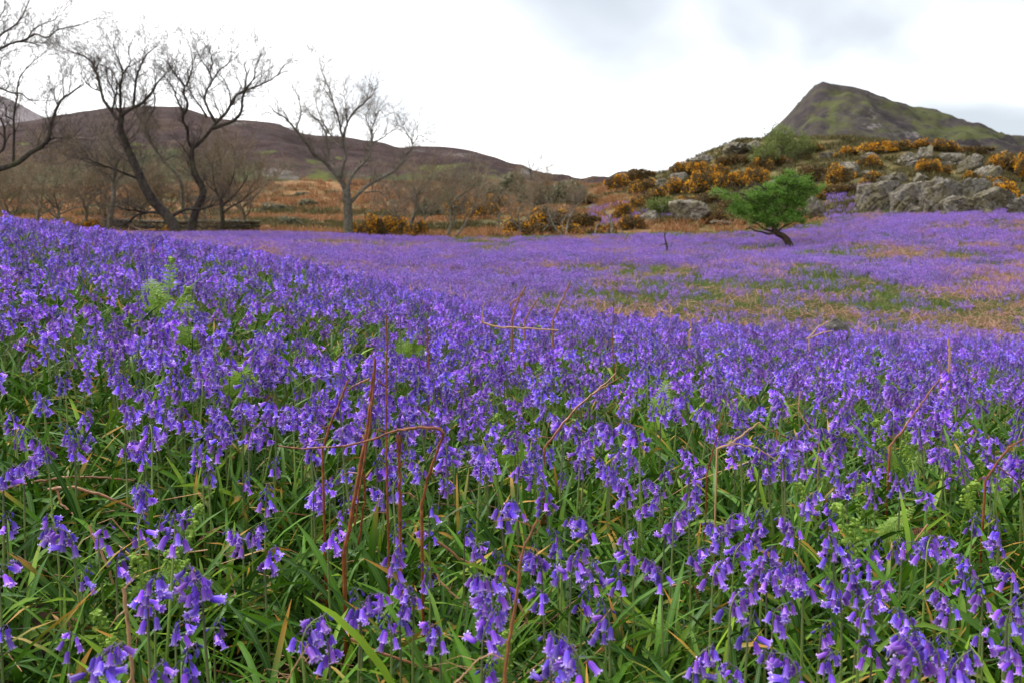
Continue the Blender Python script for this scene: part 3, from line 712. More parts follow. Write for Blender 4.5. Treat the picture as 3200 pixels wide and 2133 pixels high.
# ------------------------------------------------------------------ bushes
def bush_mesh(seed, w, d, h, nleaf, nbloom, leafmat, bloommat=None, leaf=.09, bloom=.07, bthr=.45, lobes=8, openf=0.0, ls=(1, 1)):
    r = np.random.default_rng(seed)
    if lobes < 9.5 and bloommat is not None: lobes = lobes + 8
    L = np.stack([r.uniform(-.85, .85, lobes) * w / 2, r.uniform(-.7, .7, lobes) * d / 2, r.uniform(.15, .8, lobes) * h], -1)
    L[:, 2] *= 1 - .45 * (np.abs(L[:, 0]) / (w / 2)) ** 2
    R = r.uniform(.14, .36, lobes) * min(w, h * 1.6) * .75
    def shell(n, lo):
        k = r.integers(0, lobes, n); q = r.normal(size=(n, 3)); q /= np.linalg.norm(q, axis=1, keepdims=True)
        rad_ = R[k] * r.uniform(lo, 1.05, n) ** .6 * (1 + .25 * (vnoise(q[:, 0] * 3 + k, q[:, 1] * 3 + q[:, 2] * 2, .6, seed) - .5))
        p = L[k] + q * rad_[:, None] * np.array([1, 1, .85]); return p, q
    def cards(n, size, lo, mask=None, up=.4):
        p, q = shell(n, lo)
        keep = p[:, 2] > .02
        if mask: keep &= mask(p, q)
        p, q = p[keep], q[keep]; n = len(p)
        a = r.normal(size=(n, 3)) + q * 1.2 + np.array([0, 0, up]); a /= np.linalg.norm(a, axis=1, keepdims=True)
        b = np.cross(a, r.normal(size=(n, 3))); b /= np.linalg.norm(b, axis=1, keepdims=True)
        s = size * r.uniform(.6, 1.3, n)[:, None]
        V = np.stack([p - b * s * .35 * ls[0], p + b * s * .35 * ls[0], p + a * s * ls[1]], 1).reshape(-1, 3)
        tone = np.clip(r.random(n) * .7 + .3 * vnoise(p[:, 0], p[:, 2] + p[:, 1], .3, seed), 0, 1)
        T = np.zeros((n, 3, 3)); T[..., 2] = tone[:, None]
        return V, np.arange(n * 3).reshape(-1, 3), T.reshape(-1, 3)
    out_ = []
    m = MB(); v, f, t = cards(nleaf, leaf, .35 if not openf else .1); m.add(v, f, t); out_.append(('foliage', m.mesh('foliage', leafmat, smooth=False)))
    if nbloom:
        m = MB(); v, f, t = cards(nbloom, bloom, .86, lambda p, q: (q[:, 2] > -.35) & (fbm(p[:, 0] * 1.3 + seed, p[:, 2] * 1.3 + p[:, 1], .45, 2, seed) > bthr)); m.add(v, f, t)
        out_.append(('blossom', m.mesh('blossom', bloommat, smooth=False)))
    # woody stems
    n = 9; az = r.uniform(0, 6.28, n); P = np.zeros((n, 4, 3))
    for k in range(1, 4):
        P[:, k, 0] = np.cos(az) * w * .13 * k * r.uniform(.6, 1.1, n); P[:, k, 1] = np.sin(az) * d * .13 * k * r.uniform(.6, 1.1, n); P[:, k, 2] = h * .25 * k
    P[:, 0, 2] = -.1
    m = MB(); v, f, t = tubes(P, np.tile(np.array([.03, .022, .014, .006]) * h, (n, 1)), 4); m.add(v, f, t)
    out_.append(('stems', m.mesh('stems', BARK_D)))
    return out_
GV = {'rich': [bush_mesh(100 + i, 2, 1.7, 1.25, 3000, 4200, GORSE, BLOOM, .12, .085, .43, 8) for i in range(3)],
      'some': [bush_mesh(110 + i, 2, 1.7, 1.2, 3000, 3000, GORSE, BLOOM, .12, .08, .53, 8) for i in range(3)],
      'dull': [bush_mesh(120 + i, 2.2, 1.7, 1.1, 3400, 1500, GORSE, BLOOM, .13, .07, .60, 9) for i in range(2)]}
def put_parts(parts, name, loc, label, cat, group=None, rz=0, scale=(1, 1, 1), stuffnames=('foliage', 'blossom', 'twigs')):
    t = thing(name, loc, label, cat, group, rz); t.scale = scale
    for nm, me in parts:
        c = link(nm, me, t)
        if nm in stuffnames: c['kind'] = 'stuff'
    return t
def bush_at(u, vc, w, h, kind, label, near=None, name='gorse_bush', cat='gorse', group='gorse bushes on the slopes', variants=None, i=0):
    vb = vc + h / 2
    if near is None or near > 60: x, y = hit(u, vb)
    else: x, y = pt(u, vb, near)[0], near
    s = y / FPX; z = g1(x, y)
    var = (variants or GV[kind])[i % len(variants or GV[kind])]
    k = np.array([w * s / 2.0, w * s / 2.0, h * s / 1.2])
    return put_parts(var, name, (x, y, z - .05), label, cat, group, random.uniform(-.6, .6) + (3.1 if i % 2 else 0), tuple(k * 1.1))
GL = [  # u, v centre, w, h, kind, where
 (1931, 576, 80, 48, 'rich', 'at the left foot of the knoll skyline'), (2002, 550, 90, 52, 'dull', 'on the left skyline of the knoll'),
 (2010, 584, 74, 46, 'some', 'below the dull bush on the left skyline'), (1949, 664, 56, 52, 'rich', 'low on the slope left of the light green bush'),
 (1992, 636, 50, 40, 'some', 'above the small round grey boulder'), (1976, 694, 70, 44, 'some', 'at the flower edge left of the round boulder'),
 (2121, 533, 60, 40, 'rich', 'near the skyline above the little grey stones'), (2187, 527, 66, 36, 'rich', 'under the skyline outcrop of the left slope'),
 (2193, 572, 92, 72, 'rich', 'large and round in mid slope, left of the hawthorn'), (2118, 584, 86, 40, 'rich', 'beside the large round gorse, on its left'),
 (2240, 536, 70, 40, 'some', 'above and right of the large round gorse'), (2278, 508, 80, 36, 'dull', 'below the smooth skyline outcrop'),
 (2282, 572, 78, 44, 'rich', 'left of the hawthorn crown top'), (2322, 556, 50, 46, 'some', 'just left of the darkest gorse by the hawthorn'),
 (2356, 556, 66, 56, 'rich', 'touching the upper left of the hawthorn crown'), (2374, 520, 70, 40, 'some', 'above the hawthorn crown'),
 (2424, 500, 90, 40, 'dull', 'behind the pale green tree on the knoll'), (2326, 500, 70, 34, 'dull', 'left of the pale green tree on the knoll'),
 (2544, 464, 60, 24, 'some', 'small on the skyline left of the whitish rock'), (2540, 545, 74, 56, 'dull', 'dark and rounded below the skyline, right of the hawthorn'),
 (2567, 600, 64, 46, 'some', 'just right of the hawthorn above the grey boulder'), (2624, 556, 84, 62, 'rich', 'bright and broad below the whitish rock'),
 (2645, 476, 66, 32, 'rich', 'on the skyline above the whitish rock'), (2655, 590, 110, 40, 'dull', 'brown and wide left of the crag'),
 (2716, 510, 66, 38, 'rich', 'right of the whitish rock'), (2752, 462, 96, 36, 'rich', 'on the skyline above the narrow ledge'),
 (2812, 458, 56, 28, 'some', 'on the skyline above the jointed rocks'), (2722, 562, 74, 36, 'some', 'at the top left corner of the crag'),
 (2889, 524, 70, 46, 'rich', 'bright and round just above the middle of the crag'), (2900, 454, 80, 32, 'rich', 'on the skyline over the right jointed rock'),
 (2966, 460, 74, 30, 'some', 'on the skyline over the flat slab'), (3049, 470, 90, 34, 'dull', 'on the skyline over the lichened slab'),
 (2942, 536, 50, 30, 'some', 'between the round bright gorse and the lichened slab'), (3033, 556, 50, 30, 'rich', 'small, on top of the upper right crag block'),
 (3109, 566, 60, 34, 'some', 'left of the dark gorse at the crag end'), (3160, 512, 100, 66, 'rich', 'large and bright near the right edge of the picture'),
 (3205, 530, 70, 70, 'rich', 'cut by the right edge of the picture'), (3140, 600, 96, 62, 'rich', 'bright above the dark gorse at the crag end'),
 (3140, 640, 80, 50, 'dull', 'nearly flowerless and dark at the right crag end'), (2140, 680, 90, 30, 'some', 'in front of the pale sloping boulder'),
 (2250, 674, 80, 40, 'dull', 'between the pale sloping boulder and the hawthorn'), (2310, 640, 110, 50, 'dull', 'dark behind the left side of the hawthorn'),
 (2230, 620, 100, 40, 'dull', 'dark in the dip below the large round gorse'), (2420, 610, 130, 60, 'dull', 'hidden behind the middle of the hawthorn crown'),
 (1836, 624, 90, 30, 'dull', 'long and dark on the saddle left of the knoll'), (1826, 690, 90, 60, 'dull', 'brown at the flower edge below the saddle'),
 (1890, 712, 70, 40, 'some', 'at the flower edge beside the dead stump'), (2150, 628, 60, 30, 'some', 'above the pale sloping boulder'),
 (2060, 610, 70, 36, 'some', 'behind the light green bush'), (2480, 560, 70, 40, 'dull', 'over the right part of the hawthorn crown'),
]
for i, (u, v, w, h, k, where) in enumerate(GL):
    look = {'rich': 'orange flowering gorse bush', 'some': 'half flowering gorse bush', 'dull': 'mostly brown gorse bush'}[k]
    bush_at(u, v, w * .96, h * 1.0, k, look + ' ' + where, i=i)
EL = [
 (225, 686, 60, 32, 'some', 'under the brown trees at the far left', 50), (290, 680, 54, 40, 'rich', 'between the pale trunk and the left trees', 51),
 (487, 722, 64, 26, 'rich', 'left of the leaning dark trunk base', 46), (536, 720, 54, 30, 'rich', 'at the foot of the leaning dark trunk', 46.5),
 (655, 716, 44, 26, 'some', 'right of the forked dark trunk', 47), (742, 712, 100, 38, 'dull', 'right of the small round tree', 48),
 (840, 716, 60, 18, 'dull', 'low, half way to the broad bare tree', 47), (965, 722, 60, 18, 'some', 'low, left of the broad bare trunk', 47),
 (1128, 700, 60, 52, 'rich', 'touching the broad bare trunk on its right', 47), (1172, 694, 70, 60, 'rich', 'second to the right of the broad bare trunk', 48),
 (1222, 692, 76, 62, 'rich', 'tall and bright left of the forked small tree', 48.5), (1262, 706, 46, 40, 'rich', 'behind the first small forked tree', 48),
 (1318, 700, 50, 46, 'some', 'between the two small forked trees', 49), (1440, 650, 80, 60, 'some', 'on the slope behind the second small tree', 62),
 (1500, 655, 80, 50, 'rich', 'on the slope right of the second small tree', 62), (1545, 636, 70, 40, 'some', 'higher on the slope, left of the pale thorn trees', 68),
 (1640, 700, 110, 56, 'some', 'brown and tangled left of the pale thorn trees', 52), (1722, 650, 110, 60, 'some', 'brownish orange behind the pale thorn trees', 58),
 (1790, 718, 80, 34, 'some', 'brown at the flower edge right of the pale thorn trees', 49), (1710, 712, 80, 44, 'dull', 'brown among the pale thorn trees', 50),
 (1850, 724, 60, 26, 'some', 'low at the flower edge left of the dead stump', 48), (1570, 722, 70, 22, 'dull', 'low at the flower edge in the centre', 48)]
for i, (u, v, w, h, k, where, Y) in enumerate(EL):
    look = {'rich': 'orange gorse bush', 'some': 'half flowering gorse bush', 'dull': 'brown gorse bush'}[k]
    bush_at(u, v, w * 1.1, h * 1.1, k, look + ' ' + where, near=Y, i=i)
SCRUBV = [bush_mesh(140 + i, 2, 1.8, 1.3, 3200, 0, SCRUB, None, .16, lobes=9) for i in range(2)]
for i, (u, v, w, h, Y, lab) in enumerate([(1600, 585, 110, 60, 150, 'dark evergreen thicket under the right end of the hill'), (1540, 605, 110, 44, 140, 'grey green thicket left of the darkest thicket'),
     (1480, 580, 110, 36, 160, 'grey thicket high on the lower hillside'), (1700, 610, 130, 50, 120, 'grey brown thicket below the end of the hill skyline'),
     (1340, 660, 80, 46, 70, 'dark bush behind the gap between two small trees'), (1420, 560, 120, 34, 190, 'olive scrub patch on the hill flank'),
     (1780, 610, 120, 60, 100, 'olive scrub on the saddle'), (860, 652, 74, 24, 120, 'olive juniper patch on the orange slope'),
     (965, 640, 66, 22, 130, 'grey juniper patch behind the broad bare tree'), (905, 692, 60, 22, 80, 'low grey green mound left of the broad trunk'),
     (950, 612, 60, 16, 150, 'dull green mound on the upper orange slope')]):
    bush_at(u, v, w, h, '', lab, near=Y, name='scrub_bush', cat='bush', group='scrub bushes on the hillside', variants=SCRUBV, i=i)
GREENV = [bush_mesh(150 + i, 2, 1.8, 1.3, 2600, 0, PALEG, None, .11, lobes=9, openf=1) for i in range(2)]
bush_at(2072, 650, 92, 62, '', 'light green bush beside the small round grey boulder', name='green_bush', cat='bush', group=None, variants=GREENV, i=0)
bush_at(2170, 700, 40, 16, '', 'tiny green bush at the foot of the pale boulder', name='green_bush', cat='bush', group=None, variants=GREENV, i=1)
bush_at(1398, 618, 60, 50, '', 'fresh green bush on the slope behind the small bare trees', near=75, name='green_bush', cat='bush', group=None, variants=GREENV, i=1)

# ------------------------------------------------------------------ trees
def smooth_poly(p, n):
    p = np.asarray(p, float); d = np.concatenate([[0], np.cumsum(np.linalg.norm(np.diff(p, axis=0), axis=1))])
    return herm(d, p.T.copy(), np.linspace(0, d[-1], n)[None].repeat(1, 0)[0]).T if len(p) > 2 else np.array([np.interp(np.linspace(0, d[-1], n), d, p[:, k]) for k in range(p.shape[1])]).T
def grow(start, dr, ln, r0, K=4, jit=.35, up=.12, r=None, taper=.35):
    n = len(start); P = np.zeros((n, K, 3)); P[:, 0] = start; d = dr.copy()
    for k in range(1, K):
        d = d + r.normal(size=(n, 3)) * jit * np.array([1, 1, .8]) + np.array([0, 0, up]); d /= np.linalg.norm(d, axis=1, keepdims=True)
        P[:, k] = P[:, k - 1] + d * (ln / (K - 1))[:, None]
    R = r0[:, None] * np.linspace(1, taper, K)[None]
    return P, R
def children(P, R, per, spreadv, lenf, r, lo=.25, radf=.6, rmin=.004):
    n, K, _ = P.shape; m = n * per
    i = np.repeat(np.arange(n), per); t = np.tile(np.linspace(lo, 1, per), n) + r.uniform(-.08, .08, m); t = np.clip(t, 0, .999) * (K - 1)
    k = t.astype(int); f = (t - k)[:, None]
    s = P[i, k] * (1 - f) + P[i, k + 1] * f
    d = P[i, k + 1] - P[i, k]; d /= np.linalg.norm(d, axis=1, keepdims=True) + 1e-9
    q = r.normal(size=(m, 3)); q -= (q * d).sum(1, keepdims=True) * d; q /= np.linalg.norm(q, axis=1, keepdims=True)
    d = d + q * spreadv * r.uniform(.6, 1.2, m)[:, None]; d /= np.linalg.norm(d, axis=1, keepdims=True)
    pl = np.linalg.norm(np.diff(P, axis=1), axis=2).sum(1)
    return s, d, pl[i] * lenf * r.uniform(.55, 1.15, m), np.maximum(R[i, k] * radf, rmin)
def twig_mesh(P, R, r, levels=3, per=(5, 4, 3), up=.14, rmin=.0065, lenf=(.62, .68, .70), name='twigs', mat=None, jit=.2):
    m = MB()
    for L in range(levels):
        s, d, ln, rr = children(P, R, per[L], 1.0, lenf[L], r, lo=.2, rmin=rmin)
        P, R = grow(s, d, ln, rr, 4 if L < 2 else 3, jit + .02, up, r, taper=.5); 
        v, f, t = tubes(P, R, 3); m.add(v, f, t)
    return m.mesh(name, mat)
def traced_tree(name, label, limbs, Y, org, scl, bark, twig, seed, trunks=1, twl=1.5, per=(4, 4, 3), spacing=.19, group=None, rmin=.005, twup=.13):
    """limbs: (points in a drawing of the tree, width at start, width at end)"""
    r = np.random.default_rng(seed); rr_ = random.Random(seed)
    ls = []; allp = []
    for li, (p, w0, w1) in enumerate(limbs):
        q = np.array(p, float) / scl + np.array(org)
        n = max(5, 3 * len(q)); qs = smooth_poly(q, n)
        qs[1:-1] += r.normal(size=(n - 2, 2)) * .5
        if allp:
            A = np.concatenate(allp); j = np.argmin(np.linalg.norm(A[:, :2] - qs[0], axis=1)); d0 = A[j, 2] if li >= trunks else A[0, 2] + r.uniform(-.5, .5)
        else: d0 = 0
        L = np.linalg.norm(np.diff(qs, axis=0), axis=1); cum = np.concatenate([[0], np.cumsum(L)]) * Y / FPX
        sl = r.uniform(-.75, .75) if li >= trunks else r.uniform(-.15, .15)
        dep = d0 + sl * cum + .12 * np.sin(cum * 2 + r.uniform(0, 6)) - .12 * np.sin(r.uniform(0, 0))
        allp.append(np.column_stack([qs, dep]))
        W3 = np.array([pt(a[0], a[1], Y + b) for a, b in zip(qs, dep)])
        ls.append((W3, .84 * (np.linspace(1, 0, n) ** .8 * (w0 - w1) / scl * Y / FPX / 2 + w1 / scl * Y / FPX / 2)))
    x0, y0, z0 = ls[0][0][0]; gz = g1(x0, y0)
    root = thing(name, (x0, y0, gz), label, 'tree', group); base = np.array([x0, y0, gz])
    SP_, SD, SR, SL_ = [], [], [], []
    for li, (W3, R) in enumerate(ls):
        W3 = W3 - base
        if li < trunks:
            g0 = g1(*(W3[0, :2] + base[:2])) - gz
            if W3[0, 2] > g0 - .2: W3 = np.vstack([[W3[0, 0], W3[0, 1], g0 - .3], W3]); R = np.concatenate([[R[0] * 1.35], R])
        m = MB(); v, f, t = tubes(W3[None], R[None], 8 if li < trunks + 2 else 6); m.add(v, f, t)
        link('trunk' if li < trunks else 'branch', m.mesh('trunk' if li < trunks else 'branch', bark), root)
        seg = np.linalg.norm(np.diff(W3, axis=0), axis=1); cum = np.concatenate([[0], np.cumsum(seg)]); tot = cum[-1]
        lo = tot * (.55 if li < trunks else .22)
        ts = np.arange(lo, tot, spacing) + r.uniform(0, spacing * .5)
        for q in list(ts[ts < tot]) + [tot * .995] * 2:
            p = np.array([np.interp(q, cum, W3[:, k]) for k in range(3)]); p2 = np.array([np.interp(min(q + .1, tot), cum, W3[:, k]) for k in range(3)]); p1 = np.array([np.interp(max(q - .1, 0), cum, W3[:, k]) for k in range(3)])
            d = (p2 - p1) / (np.linalg.norm(p2 - p1) + 1e-9); n_ = r.normal(size=3); n_ -= n_ @ d * d; n_ /= np.linalg.norm(n_)
            endf = q / tot
            d = d * (.5 + .8 * endf) + n_ * .8 + np.array([0, 0, .35]); d /= np.linalg.norm(d)
            SP_.append(p); SD.append(d); SL_.append(twl * r.uniform(.45, 1.05) * (.75 + .35 * endf)); SR.append(min(np.interp(q, cum, R) * .5, .022))
    P, R = grow(np.array(SP_), np.array(SD), np.array(SL_), np.maximum(np.array(SR), .009), 5, .20, .08, r)
    m = MB(); v, f, t = tubes(P, R, 4); m.add(v, f, t)
    link('boughs', m.mesh('boughs', bark), root, 'stuff')
    link('twigs', twig_mesh(P, R, r, 3, per, up=twup, rmin=rmin, mat=twig), root, 'stuff')
    return root
C1 = ((0, 0), 2.063); C2 = ((800, 200), 2.063)
traced_tree('bare_tree', 'dark bare tree leaning left from a gnarled base, second tree from the left', [
    ([(1150, 1520), (1110, 1440), (1060, 1370), (1000, 1310), (940, 1220), (890, 1110), (840, 1000), (800, 900), (775, 830), (780, 745)], 84, 40),
    ([(780, 745), (850, 700), (910, 670), (960, 620), (990, 580), (1010, 540), (1060, 490)], 30, 7),
    ([(750, 770), (720, 720), (670, 650), (650, 580), (620, 470), (590, 400), (530, 360), (440, 330)], 26, 6),
    ([(780, 735), (775, 640), (775, 560), (790, 470), (770, 400), (740, 330)], 22, 6),
    ([(860, 690), (870, 590), (880, 500), (910, 420), (950, 350), (1010, 300)], 22, 6),
    ([(885, 1150), (830, 1130), (730, 1090), (620, 1050), (560, 1025)], 22, 7),
    ([(1090, 1410), (1140, 1375), (1200, 1350), (1290, 1350), (1380, 1320)], 34, 10),
    ([(1050, 1375), (960, 1370), (890, 1385), (820, 1440), (760, 1490)], 26, 10),
    ([(960, 1372), (880, 1360), (800, 1350), (740, 1330)], 16, 6),
    ([(720, 720), (740, 620), (700, 520), (680, 430)], 14, 5),
    ([(650, 590), (600, 570), (560, 540), (520, 470)], 12, 5),
    ([(790, 480), (840, 400), (830, 320), (860, 240)], 12, 4),
    ([(990, 590), (1000, 640), (985, 720), (950, 780)], 12, 5),
    ([(780, 740), (740, 660), (750, 580), (720, 500)], 14, 4),
], 42, *C1, BARK_D, TWIG_D, 1, twl=1.5, twup=.05)
traced_tree('bare_tree', 'dark bare tree with a twisting trunk forking low, third from the left', [
    ([(1235, 1480), (1260, 1360), (1310, 1230), (1270, 1150), (1240, 1060), (1238, 960)], 66, 30),
    ([(1238, 960), (1210, 900), (1210, 840), (1180, 780), (1180, 720), (1150, 660), (1120, 580), (1080, 510)], 24, 6),
    ([(1185, 740), (1210, 690), (1185, 600), (1190, 560), (1150, 510), (1110, 450), (1080, 400)], 20, 6),
    ([(1240, 955), (1290, 920), (1340, 860), (1390, 800), (1470, 710), (1500, 650), (1520, 620), (1570, 590), (1650, 560), (1720, 530), (1790, 480), (1830, 420)], 30, 5),
    ([(1370, 830), (1430, 810), (1530, 760), (1555, 720), (1560, 640), (1580, 560), (1585, 470), (1580, 400)], 28, 6),
    ([(1395, 800), (1350, 720), (1320, 640), (1330, 590), (1370, 520), (1350, 470), (1290, 370)], 24, 5),
    ([(1335, 760), (1295, 690), (1240, 620), (1210, 560)], 20, 6),
    ([(1485, 670), (1480, 600), (1440, 510), (1400, 470)], 14, 5),
    ([(1370, 520), (1420, 450), (1480, 400), (1490, 330)], 12, 4),
    ([(1350, 480), (1370, 400), (1350, 320)], 12, 4),
    ([(1575, 590), (1640, 500), (1650, 420), (1680, 360)], 12, 4),
    ([(1200, 560), (1230, 480), (1240, 400), (1230, 320)], 14, 4),
    ([(1430, 760), (1400, 700), (1370, 620)], 12, 4),
], 43, *C1, BARK_D, TWIG_D, 2, twl=1.4, twup=.05)
traced_tree('bare_tree', 'slender bare tree rising behind the forked dark tree', [
    ([(1215, 1480), (1180, 1330), (1160, 1160), (1050, 1030), (980, 930), (940, 810), (925, 700)], 30, 14),
    ([(940, 810), (880, 740), (850, 690)], 14, 5),
    ([(990, 950), (960, 870), (930, 850)], 10, 4),
    ([(1060, 1040), (1130, 1000), (1190, 1080), (1210, 1110)], 12, 4),
    ([(925, 700), (940, 640), (920, 560)], 10, 3)], 50, *C1, BARK_G, TWIG_G, 3, twl=1.2)
traced_tree('bare_tree', 'dark bare tree mostly outside the left edge of the picture', [
    ([(-160, 1500), (-150, 1300), (-120, 1180), (0, 1090), (60, 1070), (130, 1040), (190, 990), (260, 950), (310, 900), (330, 800), (370, 690), (400, 640), (460, 600), (540, 540)], 60, 6),
    ([(-125, 1180), (-160, 900), (-180, 600), (-120, 430), (-80, 350), (0, 315), (50, 290), (90, 275), (170, 270), (270, 300)], 60, 6),
    ([(85, 1050), (90, 900), (90, 750), (110, 620), (120, 520), (190, 420), (250, 370)], 20, 5),
    ([(-20, 1000), (20, 960), (30, 880), (20, 800), (-20, 720), (-30, 640)], 22, 6),
    ([(90, 275), (180, 250), (230, 220), (290, 245), (380, 190), (480, 170), (600, 130)], 18, 4),
    ([(-60, 330), (0, 230), (60, 190), (120, 140), (170, 50), (200, -20)], 20, 6),
    ([(170, 262), (220, 190), (290, 150), (350, 130), (380, 80)], 13, 4),
    ([(-170, 600), (-60, 560), (0, 570), (80, 600), (130, 600), (180, 640), (290, 650)], 22, 5),
    ([(90, 780), (40, 740), (40, 690), (0, 650)], 12, 4),
    ([(-150, 500), (0, 430), (10, 380), (80, 330)], 14, 4),
    ([(-40, 260), (-10, 120), (30, 60), (20, -40)], 14, 5),
    ([(370, 690), (350, 600), (360, 540)], 11, 4),
    ([(260, 950), (330, 900), (420, 890), (500, 900)], 12, 4)], 38, *C1, BARK_D, TWIG_D, 4, twl=1.4, spacing=.26)
traced_tree('bare_tree', 'pale trunked bare tree left of the leaning dark tree', [
    ([(705, 1500), (715, 1380), (735, 1270), (730, 1180), (740, 1100), (760, 1030)], 42, 20),
    ([(740, 1100), (700, 1020), (690, 930), (640, 850)], 16, 4), ([(755, 1050), (800, 980), (830, 900), (900, 860)], 14, 4),
    ([(738, 1200), (780, 1130), (850, 1100)], 14, 4), ([(735, 1180), (690, 1120), (620, 1100)], 12, 4)], 47, *C1, BARK_G, TWIG_G, 5, twl=1.3)
traced_tree('bare_tree', 'small bare tree with a rounded twiggy crown, right of the forked dark tree', [
    ([(1432, 1500), (1435, 1420), (1430, 1350), (1425, 1290)], 36, 26),
    ([(1430, 1310), (1400, 1250), (1340, 1190), (1300, 1130)], 18, 5), ([(1425, 1290), (1440, 1200), (1420, 1100), (1430, 1020)], 18, 5),
    ([(1435, 1330), (1500, 1270), (1560, 1200), (1600, 1130)], 18, 5), ([(1440, 1370), (1500, 1330), (1580, 1280), (1650, 1220)], 16, 5),
    ([(1425, 1300), (1380, 1180), (1370, 1080)], 14, 4), ([(1430, 1280), (1490, 1180), (1520, 1060)], 14, 4),
    ([(1380, 1280), (1350, 1330), (1360, 1400)], 8, 3)], 45, *C1, BARK_D, TWIG_B, 6, twl=1.5, per=(6, 5, 4), spacing=.3)
traced_tree('bare_tree', 'broad grey bare tree standing alone with a straight trunk', [
    ([(597, 1090), (595, 1000), (590, 900), (582, 790)], 70, 58),
    ([(570, 800), (550, 760), (500, 700), (450, 640), (380, 590), (330, 520), (260, 430), (200, 360), (110, 300)], 34, 6),
    ([(530, 730), (525, 690), (480, 600), (460, 530), (460, 480), (420, 390), (350, 330)], 24, 5),
    ([(550, 740), (555, 680), (580, 600), (570, 540), (550, 440), (520, 310), (480, 220), (440, 160)], 22, 5),
    ([(565, 470), (590, 380), (640, 300), (700, 250), (760, 190)], 18, 4),
    ([(590, 800), (610, 740), (650, 680), (720, 610), (750, 530), (745, 430), (770, 330), (750, 300)], 26, 6),
    ([(750, 510), (830, 470), (880, 430)], 14, 4),
    ([(605, 900), (650, 850), (700, 800), (800, 740), (900, 680), (960, 600), (1010, 520), (960, 430)], 32, 5),
    ([(700, 830), (800, 825), (860, 890)], 14, 5), ([(255, 430), (290, 300), (270, 200)], 12, 4),
    ([(1010, 520), (1060, 460), (1090, 480)], 8, 3), ([(470, 450), (400, 300), (390, 240)], 12, 4),
    ([(590, 400), (580, 280), (570, 200)], 12, 4), ([(745, 450), (720, 380), (700, 330)], 12, 4), ([(770, 340), (800, 300), (830, 330)], 9, 3),
    ([(500, 240), (470, 160), (430, 60), (420, 0)], 10, 3), ([(560, 540), (500, 500), (480, 400)], 12, 4)], 46, *C2, BARK_G, TWIG_G, 7, twl=1.15, twup=.05)
traced_tree('bare_tree', 'small forked bare tree beside the orange gorse, right of the broad tree', [
    ([(985, 1100), (1010, 1000), (1030, 930), (1030, 850)], 30, 16), ([(1030, 855), (980, 800), (960, 740)], 14, 4), ([(1030, 860), (1080, 790), (1130, 740)], 14, 4),
    ([(985, 1075), (940, 1010), (900, 960), (890, 900)], 18, 5), ([(1035, 840), (1110, 820), (1120, 780)], 10, 3), ([(1020, 960), (1060, 900), (1100, 880)], 9, 3)], 49, *C2, BARK_G, TWIG_B, 8, twl=1.25, spacing=.3)
traced_tree('bare_tree', 'second small forked bare tree right of the broad tree, with pale limbs', [
    ([(1240, 1105), (1260, 1020), (1250, 930), (1270, 890)], 28, 16), ([(1270, 890), (1320, 850), (1390, 800), (1420, 760)], 16, 4),
    ([(1290, 1110), (1350, 1030), (1400, 930), (1430, 820)], 18, 5), ([(1240, 1010), (1200, 930), (1180, 870), (1220, 810)], 12, 4),
    ([(1255, 930), (1240, 850), (1200, 780)], 12, 4), ([(1400, 920), (1360, 860), (1350, 800)], 10, 3)], 49.5, *C2, BARK_G, TWIG_B, 9, twl=1.2, spacing=.3)
traced_tree('thorn_tree', 'stunted pale thorn tree at the flower edge in the centre', [
    ([(2000, 1110), (2005, 1050), (2020, 1000), (2050, 930)], 18, 7), ([(1970, 1100), (1930, 1060), (1900, 1000), (1885, 940)], 14, 5), ([(1985, 1080), (1975, 1030), (2000, 980)], 10, 4), ([(1850, 1080), (1880, 1040), (1900, 1010)], 8, 3)], 47, *C2, BARK_P, TWIG_G, 10, twl=.7, trunks=2, spacing=.3)
traced_tree('thorn_tree', 'scrubby grey thorn tree left of the stunted pale one', [
    ([(1705, 1100), (1700, 1040), (1690, 980), (1710, 920)], 14, 6), ([(1700, 1060), (1650, 1000), (1640, 940)], 10, 4), ([(1700, 1040), (1760, 980), (1780, 900)], 10, 4)], 50, *C2, BARK_G, TWIG_B, 11, twl=1.2, spacing=.25)
traced_tree('bare_tree', 'small bare tree on the skyline at the right end of the hill', [
    ([(1775, 735), (1770, 690), (1760, 640)], 8, 4), ([(1768, 690), (1800, 640), (1830, 620)], 6, 3), ([(1772, 700), (1740, 650)], 5, 3), ([(1772, 710), (1850, 670), (1900, 660)], 6, 3)], 110, *C2, BARK_D, TWIG_D, 12, twl=.8, spacing=.5, rmin=.008)
C3 = ((1800, 200), 1.681)
def stump(label, limbs, Y, seed, bark, cat='dead stump', name='dead_stump'):
    r = np.random.default_rng(seed); root = None
    for i, (p, w0, w1) in enumerate(limbs):
        q = np.array(p, float) / 1.681 + np.array([1800, 200]); qs = smooth_poly(q, 3 * len(q))
        W3 = np.array([pt(a, b, Y + .1 * i) for a, b in qs])
        if root is None:
            x, y, _ = W3[0]; b0 = np.array([x, y, g1(x, y)]); root = thing(name, b0, label, cat)
            W3 = np.vstack([[x, y, b0[2] - .1], W3])
        W3 = W3 - b0; R = np.linspace(w0, w1, len(W3)) / 1.681 * Y / FPX / 2
        m = MB(); v, f, t = tubes(W3[None], R[None], 6); m.add(v, f, t); link('trunk' if i == 0 else 'branch', m.mesh('trunk', bark), root)
stump('pale broken stump at the flower edge below the gorse', [([(190, 890), (185, 840), (165, 790), (140, 770)], 18, 6), ([(180, 830), (150, 850), (110, 830)], 8, 3), ([(100, 890), (110, 850), (125, 830)], 9, 4)], 47, 1, BARK_P)
